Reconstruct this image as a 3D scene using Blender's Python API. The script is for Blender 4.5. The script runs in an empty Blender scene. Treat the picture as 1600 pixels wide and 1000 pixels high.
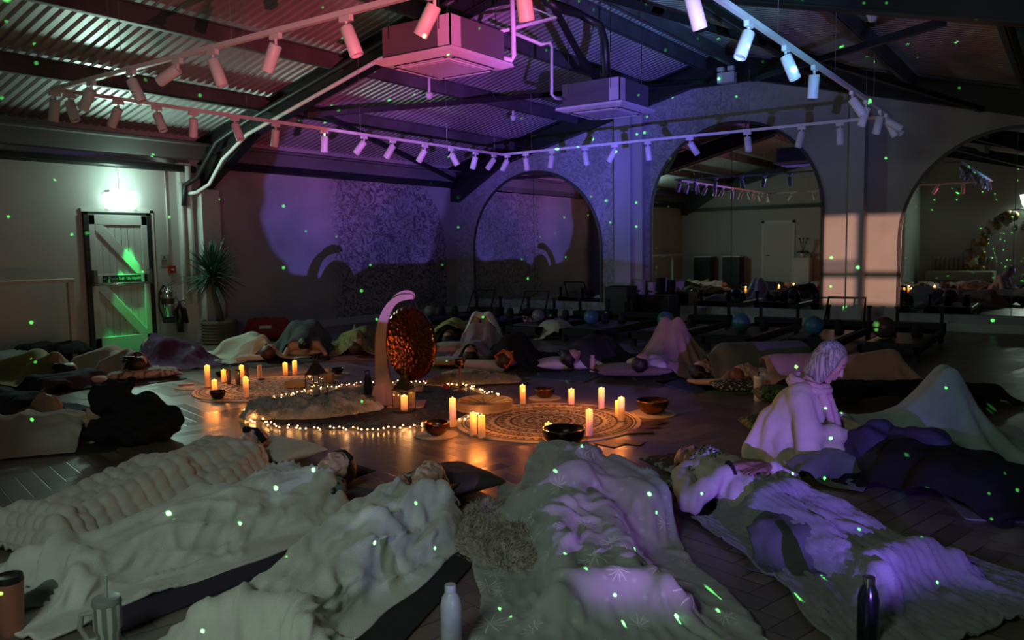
import bpy, bmesh, math, random
import numpy as np
from mathutils import Vector, Matrix

S = bpy.context.scene
COL = S.collection
PI = math.pi
# ------------------------------------------------------------------ camera
CH = 1.40; FPX = 1262.0; YAW, PITCH, ROLL = .609, .09, .016
_f = Vector((math.cos(YAW)*math.cos(PITCH), math.sin(YAW)*math.cos(PITCH), -math.sin(PITCH)))
_r0 = Vector((math.sin(YAW), -math.cos(YAW), 0)); _d0 = _f.cross(_r0)
_r = _r0*math.cos(ROLL) + _d0*math.sin(ROLL); _d = -_r0*math.sin(ROLL) + _d0*math.cos(ROLL)
camd = bpy.data.cameras.new('camera'); cam = bpy.data.objects.new('camera', camd); COL.objects.link(cam)
camd.sensor_width = 36; camd.lens = 36*FPX/1600; camd.clip_end = 200
m3 = Matrix((_r, -_d, -_f)).transposed()
cam.matrix_world = Matrix.Translation((0, 0, CH)) @ m3.to_4x4()
S.camera = cam
CP = Vector((0, 0, CH))
def ray(px, py): return (_r*(px-800) + _d*(py-500) + _f*FPX)
def P(px, py, z=0.):
    d = ray(px, py); return CP + d*((z-CH)/d.z)
def PX(px, py, x):
    d = ray(px, py); return CP + d*(x/d.x)
def PY(px, py, y):
    d = ray(px, py); return CP + d*(y/d.y)
def hgt(px, py, top):
    g = P(px, py); return (py-top)*(g-CP).dot(_f)/FPX
def at_d(px, py, ref):          # point on pixel ray at same depth as ref
    d = ray(px, py); return CP + d*((ref-CP).dot(_f)/d.dot(_f))

# ------------------------------------------------------------------ world, view
W = bpy.data.worlds.new('night'); S.world = W; W.use_nodes = True
W.node_tree.nodes['Background'].inputs[0].default_value = (.02, .03, .05, 1)
W.node_tree.nodes['Background'].inputs[1].default_value = .3
S.view_settings.view_transform = 'Standard'; S.view_settings.look = 'None'
S.view_settings.exposure = 0.0; S.view_settings.gamma = 1; S.view_settings.use_curve_mapping = False
S.cycles.use_denoising = True
S.cycles.max_bounces = 6; S.cycles.diffuse_bounces = 3; S.cycles.glossy_bounces = 4
S.cycles.transmission_bounces = 6; S.cycles.transparent_max_bounces = 8
S.cycles.caustics_reflective = False; S.cycles.caustics_refractive = False
S.cycles.sample_clamp_indirect = 3.0

# room sizes
XM, YL, XB, XB2, YR, YN = 14.0, 11.25, 1.35, -1.4, -2.5, 4.2
YA = 5.18                        # ridge line
def roof(y): return 4.72 - .255*abs(y-YA)
def raft(y): return 4.31 - .255*abs(y-YA)

# ------------------------------------------------------------------ lights
def lamp(name, kind, loc, power, col, size=.03, **k):
    d = bpy.data.lights.new(name, kind); d.energy = power; d.color = col
    if kind in ('POINT', 'SPOT'): d.shadow_soft_size = size
    for a, b in k.items(): setattr(d, a, b)
    o = bpy.data.objects.new(name, d); o.location = loc; COL.objects.link(o); return o
def aim(o, t): o.rotation_euler = (Vector(t)-o.location).to_track_quat('-Z', 'Y').to_euler()

PROJ = Vector((.47, -1.30, .58))
class NT:
    def __init__(s, t): s.t = t; s.t.nodes.clear()
    def n(s, kind, **k):
        x = s.t.nodes.new(kind)
        for a, b in k.items(): setattr(x, a, b)
        return x
    def l(s, a, b): s.t.links.new(a, b)
    def put(s, inp, v):
        if isinstance(v, bpy.types.NodeSocket): s.l(v, inp)
        else:
            if inp.type == 'RGBA' and len(v) == 3: v = (*v, 1)
            inp.default_value = v
    def m(s, op, a, b=0., c=None):
        x = s.n('ShaderNodeMath', operation=op); s.put(x.inputs[0], a); s.put(x.inputs[1], b)
        if c is not None: s.put(x.inputs[2], c)
        return x.outputs[0]
    def v(s, op, a, b=None, sc=None):
        x = s.n('ShaderNodeVectorMath', operation=op); s.put(x.inputs[0], a)
        if b is not None: s.put(x.inputs[1], b)
        if sc is not None: s.put(x.inputs['Scale'], sc)
        return x.outputs['Value'] if op in ('DOT_PRODUCT', 'LENGTH', 'DISTANCE') else x.outputs[0]
    def step(s, x, lo, hi):
        q = s.n('ShaderNodeMapRange', interpolation_type='SMOOTHSTEP'); s.put(q.inputs[0], x)
        s.put(q.inputs[1], lo); s.put(q.inputs[2], hi); return q.outputs[0]
    def mix(s, f, a, b, mode='MIX'):
        q = s.n('ShaderNodeMix', data_type='RGBA', blend_type=mode); s.put(q.inputs[0], f)
        s.put(q.inputs[6], a); s.put(q.inputs[7], b); return q.outputs[2]

def dirn(p): return tuple((Vector(p)-PROJ).normalized())
def projector():
    # star-and-nebula projector standing low at the right of the camera
    o = lamp('nebula_projector', 'POINT', PROJ, NEB, (1, 1, 1), .008)
    o.data.use_nodes = True; t = NT(o.data.node_tree)
    d = t.v('SCALE', t.n('ShaderNodeNewGeometry').outputs['Incoming'], sc=-1.0 if FLIP else 1.0)
    nz = t.n('ShaderNodeTexNoise'); t.l(d, nz.inputs['Vector']); nz.inputs['Scale'].default_value = 5; nz.inputs['Detail'].default_value = 3
    dd = t.v('NORMALIZE', t.v('ADD', d, t.v('SCALE', t.v('SUBTRACT', nz.outputs['Color'], (.5, .5, .5)), sc=.16)))
    BL = [  # target point, angular radius (rad), colour, power, sharp
        (P(480, 55, 3.9), .21, (1, .16, .2), 1.3, 0),
        (P(330, 20, 3.9), .10, (1, .25, .3), .2, 0),
        (P(640, 70, 3.6), .20, (1, .10, .24), 2.2, 0),
        (P(700, 130, 2.95), .15, (1, .08, .14), 3.0, 0),
        (PX(830, 15, 5.6), .12, (1, .12, .4), .9, 0),
        (P(480, 230, 3.2), .16, (.5, .14, .7), .3, 0),
        (P(800, 165, 3.9), .18, (.24, .13, 1), 2.6, 0),
        (P(950, 100, 3.9), .20, (.10, .10, 1), 3.2, 0),
        (P(940, 180, 2.95), .15, (.22, .14, 1), 4.2, 0),
        (PX(965, 260, 13.7), .10, (.12, .13, 1), 4.4, 0),
        (PX(850, 255, 13.9), .11, (.18, .14, 1), 1.5, 0),
        (PY(670, 240, 10.5), .13, (.14, .07, 1), 1.6, 0),
        (PX(1150, 230, 13.9), .22, (.35, .3, .8), .32, 0),
        (P(1215, 60, 2.9), .09, (.15, 1, .65), 2.6, 0),
        (P(1320, 130, 2.9), .14, (.3, .4, 1), 1.2, 0),
        (P(1120, 0, 2.9), .11, (.5, 1, .65), 1.7, 0),
        (P(240, 190, 2.9), .16, (.5, .35, .5), .16, 0),
        (PY(560, 330, YL), .105, (.24, .19, 1), 7.2, 1),
        (PY(520, 340, YL), .055, (.8, .12, .7), 1.2, 0),
        (PX(705, 330, 13.9), .05, (.6, .16, .6), .5, 0),
        None,
        (P(905, 780, .3), .07, (.5, .28, 1), 1.1, 0),
        (P(1000, 820, .3), .09, (.55, .22, 1), 1.0, 0),
        (P(1130, 940, .2), .10, (.55, .22, 1), .8, 0),
        (P(665, 810, .3), .075, (.5, .55, 1), .8, 0),
        0,
        (P(1245, 625, .5), .07, (.34, .16, 1), 2.8, 0),
        (P(1290, 570, .75), .05, (.45, .25, 1), 1.4, 0),
        (P(1270, 790, .3), .10, (.26, .13, 1), 3.2, 0),
        (P(1470, 640, .5), .10, (.3, .3, 1), .6, 0),
        (P(1540, 920, .2), .15, (.26, .12, 1), 3.2, 0),
    ]
    el = t.v('DOT_PRODUCT', d, (0, 0, 1))
    nz2 = t.n('ShaderNodeTexNoise'); t.l(d, nz2.inputs['Vector']); nz2.inputs['Scale'].default_value = 14; nz2.inputs['Detail'].default_value = 5
    nz3 = t.n('ShaderNodeTexNoise'); t.l(d, nz3.inputs['Vector']); nz3.inputs['Scale'].default_value = 9
    far = t.step(t.m('ADD', el, t.m('MULTIPLY', t.m('SUBTRACT', nz3.outputs[0], .5), .05)), .026, .031)
    near = t.m('MULTIPLY', t.m('MULTIPLY', t.step(el, -.17, -.13), t.m('SUBTRACT', 1., t.step(el, .05, .08))), .36)
    msk = far
    tot = None
    for it_ in BL:
        if it_ is None: msk = t.m('MULTIPLY', near, t.m('SUBTRACT', 1., t.step(el, -.05, -.03))); continue
        if it_ == 0: msk = near; continue
        p, rad, col, pw, sharp = it_
        dt = t.v('DOT_PRODUCT', dd, dirn(p))
        c0 = math.cos(rad*1.25)
        if sharp: f = t.step(dt, c0-.0006, c0+.0006)
        else: f = t.step(dt, math.cos(rad*1.35), 1.0)
        c = t.v('SCALE', (col[0]*pw, col[1]*pw, col[2]*pw), sc=t.m('MULTIPLY', f, msk))
        tot = c if tot is None else t.v('ADD', tot, c)
    tot = t.v('SCALE', tot, sc=t.m('ADD', t.m('MULTIPLY', nz2.outputs[0], 1.6), .2))
    em = t.n('ShaderNodeEmission'); t.l(tot, em.inputs[0]); em.inputs[1].default_value = 1
    out = t.n('ShaderNodeOutputLight'); t.l(em.outputs[0], out.inputs[0])
    # laser stars
    o = lamp('laser_star_projector', 'POINT', PROJ+Vector((0, 0, .02)), DOTS/20, (1, 1, 1), .002)
    o.data.use_nodes = True; t = NT(o.data.node_tree)
    d = t.v('SCALE', t.n('ShaderNodeNewGeometry').outputs['Incoming'], sc=-1.0 if FLIP else 1.0)
    tot = None
    for sc, th, a, b, off in ((13.0, .0025, 1.0, .5, 0.), (21.0, .0019, .6, .4, 3.3), (6., .0042, .9, .5, 7.7)):
        vo = t.n('ShaderNodeTexVoronoi'); t.l(t.v('ADD', d, (off, off*.3, 0)), vo.inputs['Vector']); vo.inputs['Scale'].default_value = sc
        ps = t.v('NORMALIZE', t.v('SUBTRACT', vo.outputs['Position'], (off, off*.3, 0)))
        dist = t.v('DISTANCE', ps, d)
        sx = t.n('ShaderNodeSeparateColor'); t.l(vo.outputs['Color'], sx.inputs[0])
        on = t.m('LESS_THAN', sx.outputs[0], b)
        k = t.m('MULTIPLY', t.m('SUBTRACT', 1.0, t.step(dist, th*.35, th)), on)
        k = t.m('MULTIPLY', k, t.m('ADD', .3, sx.outputs[1]))
        k = t.m('MULTIPLY', k, a)
        tot = k if tot is None else t.m('ADD', tot, k)
    el = t.v('DOT_PRODUCT', d, (0, 0, 1))
    tot = t.m('MULTIPLY', tot, t.step(el, -.20, -.16))
    em = t.n('ShaderNodeEmission'); em.inputs[0].default_value = (.13, 1, .16, 1); t.l(t.m('MULTIPLY', tot, 20.), em.inputs[1])
    out = t.n('ShaderNodeOutputLight'); t.l(em.outputs[0], out.inputs[0])
FLIP = False; NEB = 480.0; DOTS = 42000.0
projector()
# street light outside, shining through the window of the back wall
st = lamp('street_light', 'SPOT', (-15, -6, 2.55), 27000, (1, .52, .36), .05, spot_size=.16, spot_blend=.1)
aim(st, (14, 2.85, 1.1))
# spill of the illuminated exit box and its downlight
ex = PY(187, 311, YL)
l = lamp('exit_box_light', 'AREA', (ex.x, YL-.16, ex.z), 36, (.60, 1, .84), shape='RECTANGLE'); l.data.size = .34; l.data.size_y = .16
l.rotation_euler = (-PI/2, 0, 0)
l = lamp('exit_box_uplight', 'POINT', (ex.x+.0, YL-.38, ex.z+.22), 17, (.60, 1, .80), .05)
l = lamp('exit_box_downlight', 'SPOT', (ex.x+.10, YL-.16, ex.z-.12), 260, (.05, 1, .18), .01, spot_size=.50, spot_blend=.5)
aim(l, (ex.x+.02, YL-.20, 0))
# added soft fill behind the camera for the foreground, no fitting
l = lamp('rear_fill_light', 'AREA', (-1.15, 1.0, 2.5), 29, (.80, 1, .85), shape='RECTANGLE'); l.data.size = .9; l.data.size_y = .5; l.data.spread = 2.5
aim(l, (3.0, 3.3, 0.2))

# ------------------------------------------------------------------ helpers
def tag(o, label=None, cat=None, group=None, kind=None):
    if label: o['label'] = label
    if cat: o['category'] = cat
    if group: o['group'] = group
    if kind: o['kind'] = kind
    return o
def empty(name, loc=(0, 0, 0), rz=0, label=None, cat=None, group=None):
    o = bpy.data.objects.new(name, None); o.location = loc; o.rotation_euler = (0, 0, rz); o.empty_display_size = .1
    COL.objects.link(o); return tag(o, label, cat, group)
class MB:
    def __init__(s): s.v = []; s.f = []
    def add(s, vs, fs):
        n = len(s.v); s.v += [tuple(v) for v in vs]; s.f += [tuple(i+n for i in f) for f in fs]; return s
    def box(s, lo, hi, M=None):
        x0, y0, z0 = lo; x1, y1, z1 = hi
        vs = [Vector(p) for p in ((x0,y0,z0),(x1,y0,z0),(x1,y1,z0),(x0,y1,z0),(x0,y0,z1),(x1,y0,z1),(x1,y1,z1),(x0,y1,z1))]
        if M: vs = [M @ v for v in vs]
        return s.add(vs, [(3,2,1,0),(4,5,6,7),(0,1,5,4),(1,2,6,5),(2,3,7,6),(3,0,4,7)])
    def beam(s, a, b, w, h, up=(0, 0, 1)):      # rectangular bar a -> b
        a = Vector(a); b = Vector(b); d = (b-a).normalized(); u = Vector(up)
        sd = d.cross(u).normalized(); u = sd.cross(d)
        vs = [p + sd*(i*w/2) + u*(j*h/2) for p in (a, b) for i, j in ((-1,-1),(1,-1),(1,1),(-1,1))]
        return s.add(vs, [(3,2,1,0),(4,5,6,7),(0,1,5,4),(1,2,6,5),(2,3,7,6),(3,0,4,7)])
    def tube(s, pts, r, n=8, closed=False):
        pts = [Vector(p) for p in pts]; rs = r if isinstance(r, (list, tuple)) else [r]*len(pts)
        vs = []; up = Vector((0, 0, 1)); last = None
        for i, p in enumerate(pts):
            d = (pts[min(i+1, len(pts)-1)] - pts[max(i-1, 0)]) if not closed else (pts[(i+1) % len(pts)] - pts[i-1])
            d.normalize()
            if last is None:
                a = d.orthogonal().normalized()
            else:
                a = (last - d*last.dot(d)); a = a.normalized() if a.length > 1e-6 else d.orthogonal().normalized()
            last = a; b = d.cross(a)
            vs += [p + (a*math.cos(2*PI*k/n) + b*math.sin(2*PI*k/n))*rs[i] for k in range(n)]
        fs = []; m = len(pts)
        for i in range(m if closed else m-1):
            for k in range(n):
                a0 = i*n+k; a1 = i*n+(k+1) % n; j = (i+1) % m
                fs.append((a0, a1, j*n+(k+1) % n, j*n+k))
        if not closed: fs += [tuple(range(n))[::-1], tuple((m-1)*n+k for k in range(n))]
        return s.add(vs, fs)
    def lathe(s, prof, c=(0, 0, 0), n=24, sx=1, sy=1, M=None):   # prof [(r,z)]
        c = Vector(c); vs = []; fs = []; rows = []
        for r, z in prof:
            if r < 1e-5: rows.append([len(vs)]); vs.append(c+Vector((0, 0, z)))
            else:
                rows.append(list(range(len(vs), len(vs)+n)))
                vs += [c+Vector((r*sx*math.cos(2*PI*k/n), r*sy*math.sin(2*PI*k/n), z)) for k in range(n)]
        for a, b in zip(rows, rows[1:]):
            for k in range(n):
                k2 = (k+1) % n
                if len(a) == 1 and len(b) == 1: continue
                if len(a) == 1: fs.append((a[0], b[k2], b[k]))
                elif len(b) == 1: fs.append((a[k], a[k2], b[0]))
                else: fs.append((a[k], a[k2], b[k2], b[k]))
        if M: vs = [M @ v for v in vs]
        return s.add(vs, fs)
    def cyl(s, c, r, h, n=20, M=None): return s.lathe([(0, 0), (r, 0), (r, h), (0, h)], c, n, M=M)
    def sphere(s, c, r, n=16, rad=(1, 1, 1), M=None):
        pr = [(math.sin(PI*i/(n//2))*r, -math.cos(PI*i/(n//2))*r*rad[2]) for i in range(n//2+1)]
        return s.lathe(pr, c, n, rad[0], rad[1], M)
    def prism(s, pts, M, t):                    # 2D outline extruded +-t/2 along local z of M
        n = len(pts); vs = [M @ Vector((x, y, -t/2)) for x, y in pts] + [M @ Vector((x, y, t/2)) for x, y in pts]
        return s.add(vs, [tuple(range(n))[::-1], tuple(range(n, 2*n))] + [(i, (i+1) % n, n+(i+1) % n, n+i) for i in range(n)])
    def build(s, name, mat=None, parent=None, smooth=False, bevel=0, loc=None, rz=0, sub=0):
        me = bpy.data.meshes.new(name); me.from_pydata([tuple(v) for v in s.v], [], s.f); me.validate()
        bm = bmesh.new(); bm.from_mesh(me); bmesh.ops.recalc_face_normals(bm, faces=bm.faces); bm.to_mesh(me); bm.free()
        return link(name, me, mat, parent, smooth, bevel, loc, rz, sub)
def link(name, me, mat=None, parent=None, smooth=False, bevel=0, loc=None, rz=0, sub=0):
    o = bpy.data.objects.new(name, me); COL.objects.link(o)
    if mat: me.materials.append(mat)
    if parent: o.parent = parent
    if loc is not None: o.location = loc
    o.rotation_euler = (0, 0, rz)
    if smooth: me.shade_smooth()
    if bevel:
        b = o.modifiers.new('b', 'BEVEL'); b.width = bevel; b.segments = 2; b.limit_method = 'ANGLE'
    if sub:
        b = o.modifiers.new('s', 'SUBSURF'); b.levels = sub; b.render_levels = sub
    return o
def autosmooth(o, ang=.7):
    me = o.data; me.shade_smooth()
    try: me.set_sharp_from_angle(angle=ang)
    except Exception: pass
    return o
def struct(mb, name, mat, **k):
    o = mb.build(name, mat, **k); o['kind'] = 'structure'; return o

# ------------------------------------------------------------------ materials
_mats = {}
def mat(name, col, rough=.7, metal=0., bump=0., bscale=40., var=0., vscale=3., sheen=0., emit=None, estr=0., spec=.5, **k):
    if name in _mats: return _mats[name]
    m = bpy.data.materials.new(name); _mats[name] = m; m.use_nodes = True
    t = NT(m.node_tree); b = t.n('ShaderNodeBsdfPrincipled'); o = t.n('ShaderNodeOutputMaterial'); t.l(b.outputs[0], o.inputs[0])
    b.inputs['Base Color'].default_value = (*col, 1); b.inputs['Roughness'].default_value = rough; b.inputs['Metallic'].default_value = metal
    b.inputs['Specular IOR Level'].default_value = spec
    tc = t.n('ShaderNodeTexCoord').outputs['Object']
    if var:
        nz = t.n('ShaderNodeTexNoise'); t.l(tc, nz.inputs['Vector']); nz.inputs['Scale'].default_value = vscale; nz.inputs['Detail'].default_value = 4
        f = t.step(nz.outputs[0], .3, .7)
        t.l(t.mix(f, [c*(1-var) for c in col], [min(1, c*(1+var)) for c in col]), b.inputs['Base Color'])
    if bump:
        nz = t.n('ShaderNodeTexNoise'); t.l(tc, nz.inputs['Vector']); nz.inputs['Scale'].default_value = bscale; nz.inputs['Detail'].default_value = 3
        bp = t.n('ShaderNodeBump'); bp.inputs['Strength'].default_value = bump; bp.inputs['Distance'].default_value = .01
        t.l(nz.outputs[0], bp.inputs['Height']); t.l(bp.outputs[0], b.inputs['Normal'])
    if sheen: b.inputs['Sheen Weight'].default_value = sheen
    if emit: b.inputs['Emission Color'].default_value = (*emit, 1); b.inputs['Emission Strength'].default_value = estr
    return m
def cloth_mat(name, col, rough=.9, var=.08): return mat(name, col, rough, bump=.35, bscale=180, var=var, vscale=6, sheen=.15 if max(col) > .1 else 0., spec=.2)
def nodes_of(m):
    t = NT.__new__(NT); t.t = m.node_tree
    b = [n for n in m.node_tree.nodes if n.type == 'BSDF_PRINCIPLED'][0]; return t, b

def floor_mat():
    m = mat('herringbone_oak', (.2, .15, .12), .34); t, b = nodes_of(m)
    tc = t.n('ShaderNodeTexCoord').outputs['Object']
    rot = t.n('ShaderNodeMapping'); t.l(tc, rot.inputs[0]); rot.inputs['Rotation'].default_value = (0, 0, .25)
    s = t.n('ShaderNodeSeparateXYZ'); t.l(rot.outputs[0], s.inputs[0])
    w, L = .11, 5      # herringbone: plank width, plank length in widths
    u = t.m('DIVIDE', s.outputs[0], w); v = t.m('DIVIDE', s.outputs[1], w)
    iu = t.m('FLOOR', u); iv = t.m('FLOOR', v)
    k = t.m('FLOORED_MODULO', t.m('SUBTRACT', iu, iv), 2.0*L)
    hor = t.m('LESS_THAN', k, float(L))
    # plank ids
    idh = t.m('ADD', t.m('SUBTRACT', iu, k), t.m('MULTIPLY', iv, 13.7))
    k2 = t.m('SUBTRACT', 2.0*L-1, k)
    idv = t.m('ADD', t.m('SUBTRACT', iv, k2), t.m('MULTIPLY', iu, 17.3))
    pid = t.m('ADD', t.m('MULTIPLY', idh, hor), t.m('MULTIPLY', t.m('ADD', idv, 91.), t.m('SUBTRACT', 1., hor)))
    wn = t.n('ShaderNodeTexWhiteNoise', noise_dimensions='1D'); t.l(pid, wn.inputs['W'])
    fu = t.m('FRACT', u); fv = t.m('FRACT', v)
    def edge(x): return t.m('MINIMUM', x, t.m('SUBTRACT', 1., x))
    # gap lines along plank edges
    eh = t.m('MINIMUM', edge(fv), t.m('ADD', t.m('ABSOLUTE', t.m('SUBTRACT', t.m('ADD', k, fu), 0.)), 0.))
    ev = t.m('MINIMUM', edge(fu), t.m('ADD', t.m('ABSOLUTE', t.m('SUBTRACT', t.m('ADD', k2, fv), 0.)), 0.))
    e = t.m('ADD', t.m('MULTIPLY', eh, hor), t.m('MULTIPLY', ev, t.m('SUBTRACT', 1., hor)))
    gap = t.step(e, .01, .05)
    gr = t.n('ShaderNodeTexNoise'); mp = t.n('ShaderNodeMapping'); t.l(rot.outputs[0], mp.inputs[0]); mp.inputs['Scale'].default_value = (9, 9, 9)
    t.l(mp.outputs[0], gr.inputs['Vector']); gr.inputs['Scale'].default_value = 3; gr.inputs['Detail'].default_value = 6
    c = t.mix(wn.outputs['Value'], (.125, .10, .084), (.22, .18, .15))
    c = t.mix(t.m('MULTIPLY', gr.outputs[0], .4), c, (.10, .08, .065))
    c = t.mix(gap, (.05, .04, .032), c); t.l(c, b.inputs['Base Color'])
    t.l(t.m('ADD', .27, t.m('MULTIPLY', wn.outputs['Value'], .16)), b.inputs['Roughness'])
    bp = t.n('ShaderNodeBump'); bp.inputs['Strength'].default_value = .25; bp.inputs['Distance'].default_value = .003
    t.l(t.m('ADD', gap, t.m('MULTIPLY', gr.outputs[0], .3)), bp.inputs['Height']); t.l(bp.outputs[0], b.inputs['Normal'])
    return m
def light_swirl_mat(name, col, dark, amt, mask=None):  # swirls of projected light painted into the wall colour
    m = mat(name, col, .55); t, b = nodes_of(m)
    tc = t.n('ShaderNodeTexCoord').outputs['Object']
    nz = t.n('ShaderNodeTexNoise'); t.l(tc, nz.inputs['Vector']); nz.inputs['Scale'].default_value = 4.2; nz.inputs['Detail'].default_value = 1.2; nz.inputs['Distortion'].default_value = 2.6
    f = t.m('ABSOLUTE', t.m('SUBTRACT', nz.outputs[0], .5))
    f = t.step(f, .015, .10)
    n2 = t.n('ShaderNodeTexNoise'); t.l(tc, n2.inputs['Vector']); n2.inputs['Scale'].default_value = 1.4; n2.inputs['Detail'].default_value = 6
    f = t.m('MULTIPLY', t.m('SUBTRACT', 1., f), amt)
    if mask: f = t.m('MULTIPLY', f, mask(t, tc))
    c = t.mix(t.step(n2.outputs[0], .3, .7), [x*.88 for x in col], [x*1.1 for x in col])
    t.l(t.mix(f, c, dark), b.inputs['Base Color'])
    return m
M_floor = floor_mat()
M_wall = mat('painted_wall', (.52, .51, .50), .85, bump=.08, bscale=60, var=.04, vscale=1.2)
M_farwall_B = None
M_white = mat('white_paint', (.72, .72, .70), .5)
M_black = mat('black_steel', (.012, .012, .013), .45, var=.2)
M_blk2 = mat('matt_black', (.010, .010, .011), .8)
M_darkpaint = mat('purlin_grey_steel', (.10, .10, .105), .5, var=.2)
M_roof = mat('roof_sheet', (.42, .41, .41), .42, metal=.35, var=.12, vscale=.8)
M_chrome = mat('chrome', (.75, .75, .76), .16, metal=1)
M_trackw = mat('track_white', (.74, .73, .73), .38)
M_mirror = mat('mirror_glass', (.66, .68, .68), .015, metal=1)
M_darkframe = mat('bronze_trim', (.05, .045, .045), .4)

# ------------------------------------------------------------------ room shell
mb = MB(); mb.add([(XB2, YR, 0), (XM, YR, 0), (XM, YL, 0), (XB2, YL, 0), (XB2, YR, -.1), (XM, YR, -.1), (XM, YL, -.1), (XB2, YL, -.1)],
                  [(0, 1, 2, 3), (7, 6, 5, 4), (0, 4, 5, 1), (1, 5, 6, 2), (2, 6, 7, 3), (3, 7, 4, 0)])
struct(mb, 'floor', M_floor)
def wallprism(pts3, th):           # polygon (list of 3D points) extruded by vector th
    n = len(pts3); th = Vector(th); b = MB()
    return b.add([Vector(p) for p in pts3] + [Vector(p)+th for p in pts3],
                 [tuple(range(n))[::-1], tuple(range(n, 2*n))] + [(i, (i+1) % n, n+(i+1) % n, n+i) for i in range(n)])
# left wall in two stretches: exit-door bay and the bay with painted-in light swirls
XP = 7.78
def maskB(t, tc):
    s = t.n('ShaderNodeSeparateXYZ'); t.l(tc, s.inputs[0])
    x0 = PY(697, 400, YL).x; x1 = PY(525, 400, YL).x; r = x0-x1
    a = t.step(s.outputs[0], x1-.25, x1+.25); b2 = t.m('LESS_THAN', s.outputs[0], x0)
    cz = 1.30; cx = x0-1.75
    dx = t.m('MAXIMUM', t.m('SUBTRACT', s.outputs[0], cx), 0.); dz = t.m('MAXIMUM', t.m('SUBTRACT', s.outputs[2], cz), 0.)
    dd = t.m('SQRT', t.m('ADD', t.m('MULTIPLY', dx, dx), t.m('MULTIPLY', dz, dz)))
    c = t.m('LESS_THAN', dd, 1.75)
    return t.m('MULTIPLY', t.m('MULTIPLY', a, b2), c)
M_swirlB = light_swirl_mat('painted_light_arch', (.42, .40, .40), (.13, .12, .14), 1., maskB)  # arch-shaped patch of projector light put into the colour
def maskM(t, tc):
    s = t.n('ShaderNodeSeparateXYZ'); t.l(tc, s.inputs[0]); return t.step(s.outputs[1], 3.6, 5.6)
M_swirlM = light_swirl_mat('painted_light_swirl', (.44, .43, .44), (.20, .19, .21), .6, maskM)  # mirror wall: same light swirl painted in, fading along the wall
struct(MB().box((XB, YL, 0), (XP, YL+.2, 3.3)), 'wall_left', M_wall)
struct(MB().box((XP, YL+.0, 0), (XM, YL+.2, 3.3)), 'wall_left_plaster', M_swirlB)
struct(wallprism([(XM, YR, 0), (XM, YL+.2, 0), (XM, YL+.2, 3.2), (XM, YA, 4.75), (XM, YR, 2.9)], (.2, 0, 0)), 'wall_front', M_swirlM)
struct(wallprism([(XB, YN, 0), (XB, YL+.2, 0), (XB, YL+.2, 3.2), (XB, YA, 4.75), (XB, YN, 4.5)], (-.2, 0, 0)), 'wall_back', M_wall)
struct(MB().box((XB2, YN, 0), (XB-.2, YN+.2, 4.5)), 'wall_return', M_wall)
# rear wall with a window opening behind the camera
wy0, wy1, wz0, wz1 = -2.24, -1.55, 1.50, 2.25
mb = MB()
mb.box((XB2-.2, YR, 0), (XB2, YN+.2, wz0)).box((XB2-.2, YR, wz1), (XB2, YN+.2, 4.5)).box((XB2-.2, YR, wz0), (XB2, wy0, wz1)).box((XB2-.2, wy1, wz0), (XB2, YN+.2, wz1))
struct(mb, 'wall_rear', M_wall)
wf = struct(MB().box((XB2-.14, wy0, wz0), (XB2-.06, wy1, wz0+.04)).box((XB2-.14, wy0, wz1-.04), (XB2-.06, wy1, wz1)).box((XB2-.14, wy0, wz0), (XB2-.06, wy0+.04, wz1)).box((XB2-.14, wy1-.04, wz0), (XB2-.06, wy1, wz1)), 'window_1', M_white)
MB().box((XB2-.13, wy0+.34, wz0), (XB2-.07, wy0+.40, wz1)).box((XB2-.13, wy0, wz0+.24), (XB2-.07, wy1, wz0+.29)).box((XB2-.13, wy0+.4, wz0+.31), (XB2-.07, wy1, wz0+.33)).box((XB2-.13, wy0+.4, wz0+.35), (XB2-.07, wy1, wz0+.37)).build('mullion', M_white, wf)
struct(MB().box((XB2-.2, YR-.2, 0), (XM+.2, YR, 3.0)), 'wall_right', M_wall)
# roof: corrugated sheets as real ribs
def roof_mesh(name, y0, y1):
    xs = []; x = XB2-.2; p = .12; i = 0
    while x < XM+.25:
        xs += [(x, 0), (x+.035, 0), (x+.047, .026), (x+.078, .026), (x+.09, 0)]; x += p
    vs = []; fs = []
    for (xx, h) in xs: vs += [(xx, y0, roof(y0)+h), (xx, y1, roof(y1)+h)]
    for i in range(len(xs)-1): fs.append((2*i, 2*i+2, 2*i+3, 2*i+1))
    mb = MB().add(vs, fs); o = struct(mb, name, M_roof)
    sd = o.modifiers.new('t', 'SOLIDIFY'); sd.thickness = .02; sd.offset = 1
    return o
roof_mesh('ceiling', YA, YL+.25); roof_mesh('ceiling_right', YR-.25, YA)
struct(MB().box((XB2, YA-.12, roof(YA)-.06), (XM, YA+.12, roof(YA)-.03)), 'trim_40', M_darkpaint)
# purlins
tn = [0]
def trim(mb, m=None, **k):
    tn[0] += 1; return struct(mb, 'trim_%d' % tn[0], m or M_black, **k)
def purlin(y, x0=XB2, x1=XM, h=.2, mm=None):
    z = roof(y)-.03; sg = 1 if y > YA else -1
    mb = MB(); mb.box((x0, y-.012, z-h), (x1, y+.012, z)); mb.box((x0, y-.06*(sg > 0)-.0, z-.015), (x1, y+.06*(sg < 0)+.0, z)); mb.box((x0, y-.0, z-h), (x1, y+.07, z-h+.015))
    trim(mb, mm or M_darkpaint)
for y in (9.55, 8.05, 6.55, 5.45, 4.9, 3.6, 2.1, .6, -.9): purlin(y)
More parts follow.
